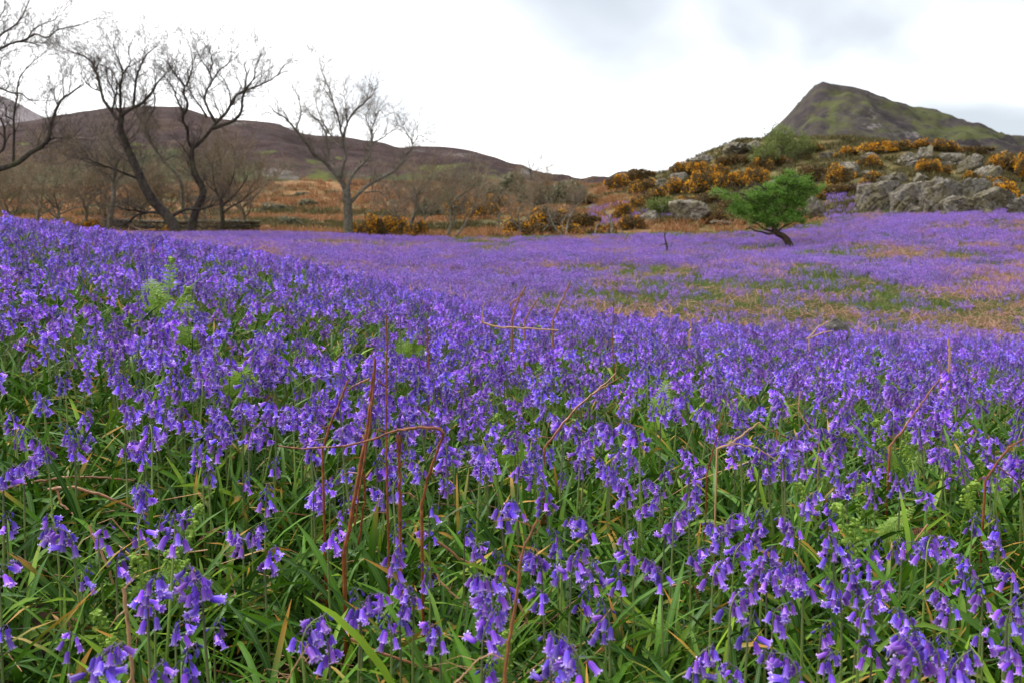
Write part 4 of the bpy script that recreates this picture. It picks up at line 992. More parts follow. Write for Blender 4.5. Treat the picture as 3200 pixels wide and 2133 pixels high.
stump('thin dark dead sapling alone in the mid field', [([(478, 955), (468, 920), (465, 885)], 11, 5), ([(470, 945), (450, 950), (440, 955)], 6, 3), ([(466, 900), (480, 880)], 4, 2)], 33, 2, BARK_D, 'dead sapling', 'dead_sapling')

# generic background trees
def gen_tree(seed, H, nl, bark, twig, per=(5, 4, 4), trunk_r=.10, twl=.55):
    r = np.random.default_rng(seed); parts = []
    th = H * r.uniform(.25, .4)
    P, R = grow(np.zeros((1, 3)), np.array([[r.uniform(-.2, .2), r.uniform(-.2, .2), 1.]]), np.array([th]), np.array([trunk_r]), 6, .10, .05, r, .75)
    P[:, 0, 2] = -.2
    m = MB(); v, f, t = tubes(P, R, 7); m.add(v, f, t); parts.append(('trunk', m.mesh('trunk', bark)))
    az = np.arange(nl) * 2.4 + r.uniform(0, 1, nl); top = P[0, -1]; s = np.array([P[0, -1 - (k % 3)] for k in range(nl)])
    d = np.stack([np.cos(az) * .75, np.sin(az) * .75, r.uniform(.4, 1.1, nl)], -1); d /= np.linalg.norm(d, axis=1, keepdims=True)
    P, R = grow(s, d, H * r.uniform(.45, .7, nl), np.full(nl, trunk_r * .55), 7, .2, .06, r, .2)
    for k in range(nl):
        m = MB(); v, f, t = tubes(P[k:k + 1], R[k:k + 1], 5); m.add(v, f, t); parts.append(('branch', m.mesh('branch', bark)))
    s, d, ln, rr = children(P, R, 6, .9, twl, r, lo=.2, rmin=.012)
    P, R = grow(s, d, ln, rr, 5, .28, .1, r)
    m = MB(); v, f, t = tubes(P, R, 3); m.add(v, f, t); parts.append(('boughs', m.mesh('boughs', bark)))
    parts.append(('twigs', twig_mesh(P, R, r, 3, per, up=.12, rmin=.008, mat=twig)))
    return parts
GT = [gen_tree(200, 5, 6, BARK_G, TWIG_B, trunk_r=.11), gen_tree(201, 5, 7, BARK_G, TWIG_B, trunk_r=.09), gen_tree(202, 5, 6, BARK_G, TWIG_G, trunk_r=.09)]
for i, (u, Y, hp, k, lab) in enumerate([
    (-70, 52, 300, 0, 'brown twiggy tree cut by the left edge of the picture'), (40, 50, 250, 1, 'brown twiggy tree low behind the dark tree at the left edge'),
    (120, 56, 310, 2, 'tall twiggy tree behind the limbs of the left dark tree'), (190, 49, 260, 0, 'brown twiggy tree left of the pale trunk'),
    (262, 53, 300, 1, 'twiggy tree close behind the pale trunk, on its left'), (330, 58, 330, 2, 'tall twiggy tree directly behind the pale trunk'),
    (430, 56, 250, 0, 'twiggy tree behind the middle of the leaning dark trunk'), (520, 60, 240, 1, 'twiggy tree between the leaning and the forked dark trees'),
    (640, 62, 290, 2, 'twiggy tree far behind the forked dark tree'), (770, 60, 250, 0, 'brown twiggy tree behind the small round tree'),
    (1330, 64, 190, 1, 'brown twiggy tree behind the small forked trees'), (1420, 70, 210, 2, 'greyish tree on the slope, left of the thickets'),
    (1560, 66, 170, 0, 'brown twiggy tree in front of the dark thickets'), (1660, 68, 180, 1, 'brown twiggy tree under the hill skyline end'),
    (1240, 66, 200, 2, 'greyish tree behind the lower right limb of the broad tree'), (1790, 74, 120, 0, 'low twiggy thorn on the saddle')]):
    x = pt(u, 700, Y)[0]; s = hp * Y / FPX / 5.6
    put_parts(GT[k], 'twiggy_tree', (x, Y, g1(x, Y)), lab, 'tree', 'background twiggy trees', i * 1.3, (s, s, s), ('twigs', 'boughs'))

# pale green tree on the knoll
def leafy(P, n, size, mat, r, sig=.12):
    i = r.integers(0, len(P), n); p = P[i, -1 - r.integers(0, 2, n)] + r.normal(size=(n, 3)) * sig
    a = r.normal(size=(n, 3)); a /= np.linalg.norm(a, axis=1, keepdims=True); b = np.cross(a, r.normal(size=(n, 3))); b /= np.linalg.norm(b, axis=1, keepdims=True)
    s = size * r.uniform(.6, 1.3, n)[:, None]
    V = np.stack([p - a * s * .6, p + b * s * .4, p + a * s * .6, p - b * s * .4], 1).reshape(-1, 3)
    T = np.zeros((n, 4, 3)); T[..., 2] = r.random(n)[:, None]
    m = MB(); m.add(V, np.arange(n * 4).reshape(-1, 4), T.reshape(-1, 3)); return m.mesh('foliage', mat, smooth=False)
def pale_tree(u, vb, hpx, label, seed, n):
    r = np.random.default_rng(seed); x, y = hit(u, vb); s = hpx * y / FPX
    parts = []
    P, R = grow(np.array([[0, 0, -.2]]), np.array([[0, 0, 1.]]), np.array([s * .4]), np.array([.09]), 5, .1, .1, r, .7)
    m = MB(); v, f, t = tubes(P, R, 6); m.add(v, f, t); parts.append(('trunk', m.mesh('trunk', BARK_G)))
    nl = 9; az = np.arange(nl) * 2.4; d = np.stack([np.cos(az), np.sin(az), r.uniform(.4, 1.3, nl)], -1); d /= np.linalg.norm(d, axis=1, keepdims=True)
    P, R = grow(P[0, r.integers(1, 5, nl)], d, np.full(nl, s * .6), np.full(nl, .04), 5, .2, .1, r, .3)
    m = MB(); v, f, t = tubes(P, R, 4); m.add(v, f, t); parts.append(('branches', m.mesh('branches', BARK_G)))
    for L in range(2):
        q = children(P, R, 5, .9, .5, r, rmin=.008); P, R = grow(*q, 4, .25, .05, r)
    m = MB(); v, f, t = tubes(P, R, 3); m.add(v, f, t); parts.append(('twigs', m.mesh('twigs', TWIG_G)))
    parts.append(('foliage', leafy(P, n, .12, PALEG, r, .16)))
    put_parts(parts, 'leafing_tree', (x, y, g1(x, y)), label, 'tree', None, 0, (1, 1, 1), ('twigs', 'foliage', 'branches'))
pale_tree(2440, 500, 100, 'pale green leafing tree on the knoll skyline below the peak', 61, 3200)
pale_tree(2380, 530, 80, 'thin pale green tree left of the skyline leafing tree', 62, 1700)
pale_tree(2500, 500, 70, 'sparse greenish tree right of the skyline leafing tree', 63, 1500)

# ---- hawthorn
def hawthorn():
    Y = 37.0; r = np.random.default_rng(77)
    org, scl = C3
    limbs = [([(1124, 978), (1122, 945), (1108, 915), (1085, 893), (1058, 880), (1040, 862)], 44, 28),
        ([(1050, 876), (1010, 882), (975, 872), (940, 866), (915, 852), (896, 858)], 15, 4), ([(1030, 868), (985, 855), (960, 835), (930, 822), (905, 815)], 12, 4),
        ([(1040, 864), (1030, 820), (1000, 770), (960, 730), (900, 700)], 18, 5), ([(1042, 862), (1060, 800), (1060, 720), (1090, 640), (1120, 580)], 18, 5),
        ([(1060, 872), (1090, 845), (1130, 825), (1180, 800)], 12, 4), ([(1060, 800), (1110, 740), (1160, 690), (1230, 650)], 12, 4), ([(1000, 770), (940, 770), (880, 760), (830, 740)], 10, 4),
        ([(1060, 720), (1010, 660), (960, 620)], 10, 3), ([(960, 730), (900, 680), (820, 670), (730, 665)], 8, 3), ([(895, 858), (925, 845), (945, 850)], 6, 3)]
    root = None; ends = []
    for i, (p, w0, w1) in enumerate(limbs):
        q = np.array(p, float) / scl + np.array(org); qs = smooth_poly(q, 3 * len(q)); dep = (0 if i == 0 else r.uniform(-.35, .35)) * np.linspace(0, 1, len(qs)) * 2
        W3 = np.array([pt(a, b, Y + d) for (a, b), d in zip(qs, dep)])
        if root is None:
            x, y, _ = W3[0]; b0 = np.array([x, y, g1(x, y)]); root = thing('hawthorn_tree', b0, 'windswept green hawthorn with a crooked trunk standing in the bluebells', 'tree')
            dz = b0[2] - W3[0, 2]; W3 = np.vstack([[x, y, b0[2] - .1 - dz], W3])
        W3 = W3 - b0 + np.array([0, 0, dz]); R = np.linspace(w0, w1, len(W3)) / scl * Y / FPX / 2; R[0] *= 1.3
        m = MB(); v, f, t = tubes(W3[None], R[None], 8); m.add(v, f, t); link('trunk' if i == 0 else 'branch', m.mesh('trunk', BARK_H), root)
        if i >= 3 and i != 10: ends.append(smooth_poly(W3, 6))
    P = np.array(ends); R = np.full((len(P), 6), .025)
    tw = MB()
    for per in (8, 6):
        q = children(P, R, per, .9, .5, r, lo=.15, rmin=.006); P, R = grow(*q, 4, .25, .0, r); P[..., 2] = np.maximum(P[..., 2], .95)
        v, f, t = tubes(P, R, 3); tw.add(v, f, t)
    link('twigs', tw.mesh('twigs', TWIG_D), root, 'stuff')
    # layered pads of leaves (drawing coords: centre x, centre y, half width, half height, weight)
    pads = [(1030, 790, 190, 26, 7), (1080, 810, 110, 24, 4), (930, 780, 110, 24, 4), (880, 740, 100, 20, 3.5), (1000, 735, 170, 28, 6), (1130, 740, 110, 28, 4), (1150, 790, 60, 24, 2), (1040, 680, 170, 28, 6), (940, 680, 90, 20, 3),
            (1150, 680, 110, 26, 4), (1230, 650, 60, 16, 1.6), (1080, 625, 120, 26, 4), (1160, 630, 70, 20, 2), (1125, 580, 50, 24, 1.8), (1180, 590, 40, 12, .8), (1030, 640, 70, 18, 2), (1060, 590, 40, 12, .8), (740, 665, 50, 10, .7), (800, 680, 60, 14, 1.0), (850, 770, 40, 30, 1.2), (960, 650, 60, 14, 1.0), (860, 700, 50, 12, .9), (1270, 640, 30, 8, .4), (1115, 555, 22, 10, .3)]
    Ps, Ts = [], []
    for (cx, cy_, hw, hh, w) in pads:
        n = int(w * 950); ms = int(w * 4) + 3; sc_k = r.normal(size=(ms, 3)); sc_k /= np.linalg.norm(sc_k, axis=1, keepdims=True); sc_k *= r.uniform(.2, 1, ms)[:, None] ** .5
        k = sc_k[r.integers(0, ms, n)]
        c = pt(cx / scl + org[0], cy_ / scl + org[1], Y) - b0 + np.array([0, 0, dz]); sM = Y / FPX / scl
        dd = r.uniform(-.3, .3); k = k + r.normal(size=(n, 3)) * np.array([.085 / (hw * sM), .10 / (hw * sM), .050 / (hh * sM * 1.55)]) * r.uniform(.5, 2.0, (n, 1))
        p = c + k * np.array([hw * sM * .86, hw * sM * .85, hh * sM * 1.55]) + np.array([0, dd, 0]); p[:, 2] += .22 * (vnoise(p[:, 0], p[:, 1], .3, 9) - .5) + r.normal(size=n) * .03
        cl = vnoise(p[:, 0] * 1.0 + p[:, 2] * 2, p[:, 1] + p[:, 2], .16, 3); keep = cl > .30
        Ps.append(p[keep]); Ts.append(np.clip(r.random(keep.sum()) * .6 + .4 * vnoise(p[keep, 0], p[keep, 2], .3, 5), 0, 1))
    p = np.concatenate(Ps); tone = np.concatenate(Ts); n = len(p)
    a = r.normal(size=(n, 3)) * np.array([1, 1, .6]); a /= np.linalg.norm(a, axis=1, keepdims=True); b = np.cross(a, r.normal(size=(n, 3)) + np.array([0, 0, 1.])); b /= np.linalg.norm(b, axis=1, keepdims=True)
    s = .040 * r.uniform(.6, 1.6, n)[:, None]
    V = np.stack([p - a * s * .6, p + b * s * .45, p + a * s * .6, p - b * s * .45], 1).reshape(-1, 3); T = np.zeros((n, 4, 3)); T[..., 2] = tone[:, None]
    m = MB(); m.add(V, np.arange(n * 4).reshape(-1, 4), T.reshape(-1, 3)); link('foliage', m.mesh('foliage', HAW, smooth=False), root, 'stuff')
hawthorn()

# ---- drystone wall along the field edge
def stone_wall():
    m = MB(); r = np.random.default_rng(5); v0, f0 = ico(1)
    us = np.linspace(330, 800, 150)
    for row in range(4):
        for u in us:
            Y = 49 + 1.2 * math.sin(u / 150); x = pt(u + r.uniform(-1.5, 1.5), 700, Y)[0] + row * .04; z = g1(x, Y) + .12 + row * .22
            s = np.array([r.uniform(.14, .22), .22, r.uniform(.10, .14)]) * (1 - .05 * row)
            rr = 1 + .15 * r.normal(size=(len(v0), 1)); m.add(v0 * rr * s + np.array([x, Y + r.uniform(-.04, .04), z]), f0)
    o = link('stone_wall', m.mesh('stone_wall', mk_rock('mossy_wall_stone', .42), smooth=False)); tag(o, 'low dark mossy drystone wall along the field edge under the trees', 'wall')
stone_wall()

# ------------------------------------------------------------------ bracken stalks and ferns of the foreground
LAND = []      # landmarks used for describing the flowers
def stalk(limbs, Y, label, mat, name='bracken_stalk', cat='bracken stalk', w=9, anchor=True, lift=.12, dY=(0, 0), landmark=None, base_v=None):
    """limbs: list of (points in picture, width px, depth change along it)"""
    root = None; rs = random.Random(len(label) * 7 + int(Y * 100))
    low = max(limbs[0][0], key=lambda q: q[1]); mid = limbs[0][0][len(limbs[0][0]) // 2]
    if Y < 2.7 and not anchor: Y = hit(mid[0], min(mid[1], 2120), .17)[1]
    for i, (p, wpx, dd) in enumerate(limbs):
        q = np.array(p, float); n = max(6, 4 * len(q)); cl_ = np.concatenate([[0], np.cumsum(np.linalg.norm(np.diff(q, axis=0), axis=1))]); tq = np.sort(np.concatenate([cl_, np.linspace(0, cl_[-1], n - len(q) + 2)[1:-1]])); qs = np.stack([np.interp(tq, cl_, q[:, 0]), np.interp(tq, cl_, q[:, 1])], -1); qs[1:-1] += np.array([[rs.gauss(0, 1.2), rs.gauss(0, 1.2)] for _ in range(len(qs) - 2)]); n = len(qs); dep = np.linspace(0, dd, n)
        W3 = np.array([pt(a, b, Y + d) for (a, b), d in zip(qs, dep)])
        w0 = wpx if not isinstance(wpx, tuple) else wpx[0]; w1 = w0 * .55 if not isinstance(wpx, tuple) else wpx[1]
        R = .84 * np.linspace(w0, w1, n) * Y / FPX / 2
        if root is None:
            k = int(np.argmin(W3[:, 2])); x, y = W3[k, 0], W3[k, 1]; b0 = np.array([x, y, g1(x, y)])
            root = thing(name, b0, label, cat)
            if anchor and W3[k, 2] > b0[2]:
                ext = np.array([x, y, b0[2] - .02])
                W3 = np.vstack([ext, W3]) if k == 0 else np.vstack([W3, ext]); R = np.concatenate([[R[0]], R]) if k == 0 else np.concatenate([R, [R[-1]]])
        W3 = W3 - b0
        W3[1:-1] += np.array([[rs.gauss(0, .0003) for _ in range(3)] for _ in range(len(W3) - 2)])
        m = MB(); v, f, t = tubes(W3[None], R[None], 8, rs.random()); m.add(v, f, t)
        link('stem' if i == 0 else 'side_stem', m.mesh('stem' if i == 0 else 'side_stem', mat), root)
        if i == 0 and Y < 3.2 and len(W3) > 6:
            m = MB()
            for q in range(4 if anchor else 3):
                kk_ = rs.randrange(2, len(W3) - 1); a0 = W3[kk_]; dv = np.array([rs.gauss(0, 1), rs.gauss(0, 1), rs.gauss(.2, .5)]); dv /= np.linalg.norm(dv); ln_ = rs.uniform(.015, .06)
                pp = np.array([a0, a0 + dv * ln_ * .5, a0 + dv * ln_ + np.array([0, 0, -.25 * ln_])]); rr_ = R[kk_] * .45
                v, f, t = tubes(pp[None], np.array([[rr_, rr_ * .7, rr_ * .3]]), 4, rs.random()); m.add(v, f, t)
            link('frayed_fibres', m.mesh('frayed_fibres', mat), root, 'stuff')
    if landmark: LAND.append((landmark, *px(b0 + np.array([0, 0, 0])), limbs[0][0][len(limbs[0][0]) // 2]))
    return root
def depth_at(u, v, up=0.0): return hit(u, v, up)[1]
stalk([([(1075, 1740), (1090, 1660), (1118, 1500), (1140, 1380), (1158, 1250), (1172, 1120)], (17, 11), .02), ([(1172, 1118), (1166, 1240), (1150, 1370), (1125, 1520), (1108, 1640)], (7, 8), .0), ([(1155, 1182), (1125, 1195), (1082, 1218)], (8, 4), -.03), ([(1138, 1480), (1140, 1560), (1120, 1700)], (9, 9), .03)],
      1.62, 'thick red brown folded bracken stalk standing tallest in the centre left', BST_RED, landmark=None)
stalk([([(1212, 1640), (1210, 1500), (1207, 1300), (1208, 1100), (1208, 985)], (9, 6), .02), ([(1207, 1205), (1192, 1198), (1178, 1184)], (7, 4), -.02)], 1.75, 'straight thin red bracken stalk behind the thick folded stalk', BST_RED)
stalk([([(1318, 1570), (1335, 1500), (1362, 1420), (1386, 1352), (1370, 1340), (1300, 1335), (1240, 1342), (1190, 1362), (1130, 1380), (1060, 1395), (1012, 1396), (940, 1402), (870, 1392)], (12, 6), -.05),
       ([(1385, 1350), (1372, 1333), (1320, 1330), (1262, 1336)], (5, 4), 0), ([(1212, 1355), (1190, 1345), (1172, 1337)], (8, 4), -.02)], 1.60, 'bent bracken stalk folded over into a long horizontal arm', BST_RED)
stalk([([(1250, 1600), (1250, 1500), (1246, 1420), (1242, 1356)], (13, 11), 0), ([(1250, 1420), (1252, 1360)], (5, 5), 0)], 1.66, 'short upright red bracken stub right of the thin straight stalk', BST_RED)
stalk([([(1008, 1400), (1030, 1330), (1060, 1260), (1088, 1186)], (10, 8), 0)], 1.8, 'leaning red bracken stalk left of the thick folded stalk', BST_RED)
stalk([([(0, 1528), (60, 1515), (140, 1498), (230, 1487), (380, 1497), (420, 1500)], (10, 7), .05), ([(180, 1488), (210, 1492), (260, 1515)], (6, 4), 0)], 1.42, 'orange bracken stalk lying across the left edge behind near bluebells', BST_OR, anchor=False)
stalk([([(150, 1528), (230, 1522), (320, 1545), (400, 1580), (460, 1606)], (12, 10), 0), ([(180, 1530), (190, 1575), (230, 1605), (255, 1625)], (10, 7), -.05)], 1.35, 'curved orange bracken stalk lying left among grass, lower of two', BST_OR, anchor=False)
stalk([([(1578, 2100), (1590, 2000), (1612, 1880), (1625, 1760), (1645, 1690), (1680, 1622)], (16, 10), .0), ([(1625, 1740), (1618, 1715), (1618, 1700)], (7, 3), 0), ([(1648, 1682), (1668, 1665), (1692, 1640), (1686, 1622), (1676, 1632)], (5, 2), 0)], 1.12, 'upright orange bracken stalk with frayed tip near the bottom centre', BST_OR)
stalk([([(1700, 1400), (1760, 1320), (1800, 1275), (1850, 1232), (1925, 1165)], (10, 6), .1), ([(1850, 1232), (1900, 1200), (1940, 1176)], (6, 4), .02)], 2.35, 'slanting brown bracken stalk with forked tip right of centre', BST_RED)
stalk([([(2780, 1392), (2830, 1330), (2870, 1272), (2910, 1215), (2937, 1180)], (9, 5), .05)], 2.5, 'long slanting red bracken stalk on the right', BST_RED)
stalk([([(2208, 1480), (2230, 1400), (2250, 1330), (2262, 1285)], (7, 4), 0)], 2.1, 'thin upright reddish stalk right of centre among dense bluebells', BST_RED)
stalk([([(2240, 1400), (2290, 1382), (2330, 1348), (2372, 1318), (2395, 1340)], (8, 5), 0), ([(2250, 1395), (2300, 1385), (2370, 1400), (2440, 1445)], (6, 4), 0)], 2.05, 'kinked tan bracken stalk folded at its top right of centre', BST_PALE)
stalk([([(1600, 1000), (1612, 960), (1625, 925), (1642, 895)], (9, 7), 0), ([(1605, 975), (1595, 950), (1640, 915)], (6, 5), 0)], 4.6, 'pair of broken bracken stubs on the near crest', BST_OR)
stalk([([(1728, 1000), (1745, 960), (1765, 920), (1782, 880)], (8, 6), 0)], 4.7, 'slanting bracken stalk on the crest right of the paired stubs', BST_OR)
stalk([([(1505, 1000), (1512, 1012), (1560, 1022), (1640, 1026), (1745, 1032)], (8, 5), 0), ([(1506, 1010), (1508, 975), (1512, 945)], (6, 4), 0)], 4.1, 'horizontal tan bracken stalk on the near crest', BST_PALE, anchor=False)
stalk([([(1640, 1000), (1660, 965), (1685, 930)], (6, 5), 0)], 4.8, 'short reddish stub between the crest stalks', BST_OR)
stalk([([(1338, 1120), (1336, 1070), (1334, 1020)], (7, 6), 0)], 3.3, 'dark upright stub left of the crest stalks', BST_RED)
stalk([([(2968, 1120), (2966, 1090), (2964, 1058)], (9, 8), 0)], 4.4, 'pale broken stub on the crest at the right', BST_PALE)
stalk([([(2530, 1050), (2560, 1020), (2590, 1005)], (6, 4), 0), ([(2520, 1060), (2570, 1040), (2600, 1035)], (6, 4), 0)], 6.8, 'crossed tan stalks beside the small mossy stone', BST_PALE)
stalk([([(2155, 1040), (2160, 1020), (2156, 1003)], (8, 7), 0)], 6.0, 'tiny pale stub on the crest left of the mossy stone', BST_PALE)
stalk([([(3080, 1500), (3110, 1450), (3150, 1400), (3200, 1370)], (9, 6), 0), ([(3115, 1455), (3150, 1480), (3175, 1498)], (6, 4), 0)], 2.1, 'crossed bracken stalks at the right edge', BST_RED)
stalk([([(385, 1835), (398, 1930), (405, 2030), (418, 2140)], (15, 15), 0), ([(390, 1835), (410, 1815), (425, 1792)], (8, 4), 0)], 1.12, 'pale straw coloured bracken stalk upright at the lower left', BST_PALE)
stalk([([(1365, 1690), (1440, 1745), (1500, 1775), (1560, 1805), (1640, 1850), (1690, 1905)], (11, 9), 0)], 1.35, 'long tan stalk lying diagonally through grass at lower centre', BST_OR, anchor=False)
stalk([([(1095, 1995), (1180, 2035), (1260, 2062), (1370, 2095), (1470, 2140)], (13, 10), 0)], 1.22, 'tan stalk lying across grass at the bottom, left of centre', BST_OR, anchor=False)
stalk([([(1365, 1790), (1375, 1815), (1420, 1860), (1475, 1895)], (9, 7), 0)], 1.28, 'short broken tan stalk left of the big central bluebell', BST_PALE, anchor=False)
stalk([([(1610, 1860), (1640, 1920), (1650, 1950)], (12, 9), 0)], 1.22, 'short broken tan piece right of the upright orange stalk', BST_PALE, anchor=False)
stalk([([(1405, 2150), (1450, 2105), (1500, 2055), (1540, 2040), (1575, 2058)], (9, 5), 0)], 1.05, 'curved tan stem arching at the bottom beside the young fern', BST_PALE)
stalk([([(893, 2133), (940, 2050), (965, 2010)], (7, 5), 0)], 1.1, 'thin straw stem slanting at the bottom, left of centre', BST_PALE)
stalk([([(280, 1640), (300, 1700), (340, 1770), (355, 1830)], (11, 10), 0)], 1.25, 'straw stem slanting down behind blue buds at lower left', BST_PALE, anchor=False)
stalk([([(2410, 1345), (2480, 1375), (2560, 1420), (2610, 1470)], (8, 5), 0)], 2.0, 'tan stem lying in the gap right of centre', BST_OR, anchor=False)
stalk([([(2500, 1220), (2495, 1280), (2530, 1340), (2560, 1360)], (6, 4), 0)], 2.3, 'bent tan stem among dense flowers right of centre', BST_PALE)
stalk([([(2100, 1830), (2150, 1815), (2170, 1830), (2190, 1880)], (10, 6), 0)], 1.3, 'folded orange dead leaf stem low right of centre', BST_OR, anchor=False)
stalk([([(480, 760), (476, 790), (470, 830)], (6, 5), 0)], 6.2, 'thin reddish stem on the left crest by the tall fern', BST_OR)
stalk([([(1920, 1160), (1915, 1090), (1918, 940)], (5, 3), 0)], 4.0, 'very thin tall stem right of the crest stalks', BST_RED)
stalk([([(2940, 1200), (2935, 1130), (2905, 1100)], (6, 3), 0)], 3.9, 'thin bent stem on the crest at the right', BST_OR)

def frond(L, rnd, curl=.0, mat=FERN, npin=14, wid=.30, crozier=True, bend=.9, q0=.42):
    """a young fern frond in its own space, rising along z and bending towards +x"""
    r = random.Random(int(rnd * 1e4)); m = MB(); K = 26; s = np.linspace(0, 1, K)
    ang = bend * s ** 1.5; 
    if crozier: ang = ang + np.where(s > .86, (s - .86) / .14 * 5.5, 0)
    ds = L / (K - 1) * np.where(s > .86, .55, 1) if crozier else np.full(K, L / (K - 1))
    x = np.concatenate([[0], np.cumsum((np.sin(ang) * ds)[:-1])]); z = np.concatenate([[0], np.cumsum((np.cos(ang) * ds)[:-1])])
    P = np.stack([x, np.zeros(K), z], -1); R = np.linspace(.0022, .0011, K) * (L / .3) ** .5
    v, f, t = tubes(P[None], R[None], 5, .55); m.add(v, f, t)
    fr = MB()
    for k in range(npin):
        q = q0 + (.96 - q0) * k / npin
        if crozier and q > .97: break
        p = np.array([np.interp(q, s, P[:, j]) for j in range(3)]); a = np.interp(q, s, ang)
        tan = np.array([math.sin(a), 0, math.cos(a)]); pl = L * wid * (1 - (q - q0) / (1.04 - q0)) ** .8 * r.uniform(.8, 1.1)
        if crozier: pl *= (1 - max(0, (q - .7) / .4))
        for sgn in (-1, 1):
            d = tan * .55 + np.array([0, sgn, 0]) * .85; d /= np.linalg.norm(d); nr = np.cross(d, tan * 1.0); nr /= np.linalg.norm(nr) + 1e-9; sd_ = np.cross(nr, d)
            nn = 9
            for j in range(nn):
                c = p + d * pl * (j + .5) / nn + np.array([0, 0, -.25 * pl * ((j + .5) / nn) ** 2]); lw = pl * .20 * (1 - j / (nn + 2)); 
                for s2 in (-1, 1):
                    e = c + sd_ * s2 * lw + d * lw * .35 + nr * r.uniform(-.3, .3) * lw; b1 = c - d * pl * .035; b2 = c + d * pl * .045
                    fr.add([b1, b2, e + d * pl * .02, e - d * pl * .03], np.array([[0, 1, 2, 3]]), [[0, 0, r.random()]] * 4)
    if crozier:
        v, f = ICOS; n_ = 7
        for k in range(n_):
            q = .87 + .13 * k / n_; p = np.array([np.interp(q, s, P[:, j]) for j in range(3)])
            fr.add(v * .0070 * (L / .3) ** .5 * r.uniform(.7, 1.2) * (1 + .25 * np.random.default_rng(k).normal(size=(len(v), 1))) + p, f, [[0, 0, .7]] * len(v))
        for k in range(34):
            q = q0 + (.96 - q0) * k / 34; p = np.array([np.interp(q, s, P[:, j]) for j in range(3)]) + np.array([r.uniform(-.006, .006), (-1) ** k * r.uniform(.003, .026 * (1.1 - (q - q0) / (1 - q0))), r.uniform(-.006, .010)]) * (L / .3) ** .6
            fr.add(v * .0042 * (L / .3) ** .5 * r.uniform(.6, 1.3) * (1 + .25 * np.random.default_rng(k + 50).normal(size=(len(v), 1))) + p, f, [[0, 0, r.uniform(.4, 1)]] * len(v))
    return m, fr
ICOS = ico(1)
def fern(u, v, H, kind, fronds, label, seed, mat=FERN):
    """(u,v) = direction of the top of the plant, H its height"""
    r = random.Random(seed); x, Y = hit(u, v, H); z = g1(x, Y)
    root = thing('young_fern', (x, Y, z), label, 'fern')
    for k in range(fronds):
        L = H * (1.08 if k == 0 else r.uniform(.6, .98)); full = kind == 'open' or (kind == 'mixed' and k % 2 == 1)
        a, b = frond(L, r.random(), crozier=not full, bend=r.uniform(.7, 1.3) if full else r.uniform(.15, .6), wid=r.uniform(.17, .24) if full else r.uniform(.07, .11), npin=13 if full else 9, q0=.55 if full else .66)
        rz = r.uniform(0, 6.28); ox, oy = r.uniform(-.02, .02), r.uniform(-.02, .02)
        st = link('stalk', a.mesh('stalk', mat), root); st.rotation_euler = (0, 0, rz); st.location = (ox, oy, 0)
        f_ = link('frond', b.mesh('frond', mat, smooth=False), st)
    return root
for i, a in enumerate([(505, 785, .56, 'mixed', 5, 'tall young fern with a curled yellow green tip above the left flowers'), (590, 880, .48, 'mixed', 3, 'young fern with a drooping green frond beside the tall curled fern'),
    (745, 1105, .34, 'open', 2, 'small feathery fern among dense bluebells at left'), (1545, 1290, .30, 'mixed', 4, 'bright young fern uncurling in the gap at the centre'),
    (1620, 1335, .27, 'open', 3, 'feathery fern just right of the central uncurling fern'), (585, 1690, .27, 'mixed', 3, 'curled fern fronds between bluebells at lower left, with horizontal tips'),
    (480, 1735, .26, 'coil', 1, 'tight fern crozier left of the horizontal fern tips'), (375, 1910, .22, 'coil', 2, 'knobbly pale fern crozier beside the straw coloured stalk'),
    (575, 1565, .28, 'coil', 1, 'single fern crozier above the horizontal fern tips'), (1570, 1985, .22, 'mixed', 6, 'bushy bright young fern at the foot of the upright orange stalk'),
    (2662, 1565, .34, 'coil', 2, 'tall fern crozier on a yellow stem at the lower right'), (2840, 1340, .31, 'mixed', 5, 'spreading bright fern below the long slanting red stalk'),
    (2760, 1310, .33, 'coil', 2, 'yellowish fern left of the spreading bright fern'), (1690, 1015, .36, 'mixed', 4, 'green fern under the horizontal crest stalk'),
    (3040, 1340, .33, 'coil', 2, 'fern crozier near the right edge above the crossed stalks'), (3090, 1455, .30, 'mixed', 3, 'young fern leaning at the right edge'),
    (2990, 1480, .30, 'coil', 1, 'curled fern left of the leaning right edge fern'), (2580, 1505, .29, 'mixed', 2, 'small fern left of the tall lower right crozier'),
    (2745, 1520, .29, 'mixed', 2, 'small bright fern right of the tall lower right crozier'), (2030, 1190, .34, 'open', 2, 'small fern on the slope right of centre'),
    (960, 840, .40, 'mixed', 2, 'little fern on the left crest, far behind the thick folded stalk'), (1280, 1010, .36, 'open', 2, 'green fern tip left of the crest stalks')]):
    fern(*a, 500 + i)
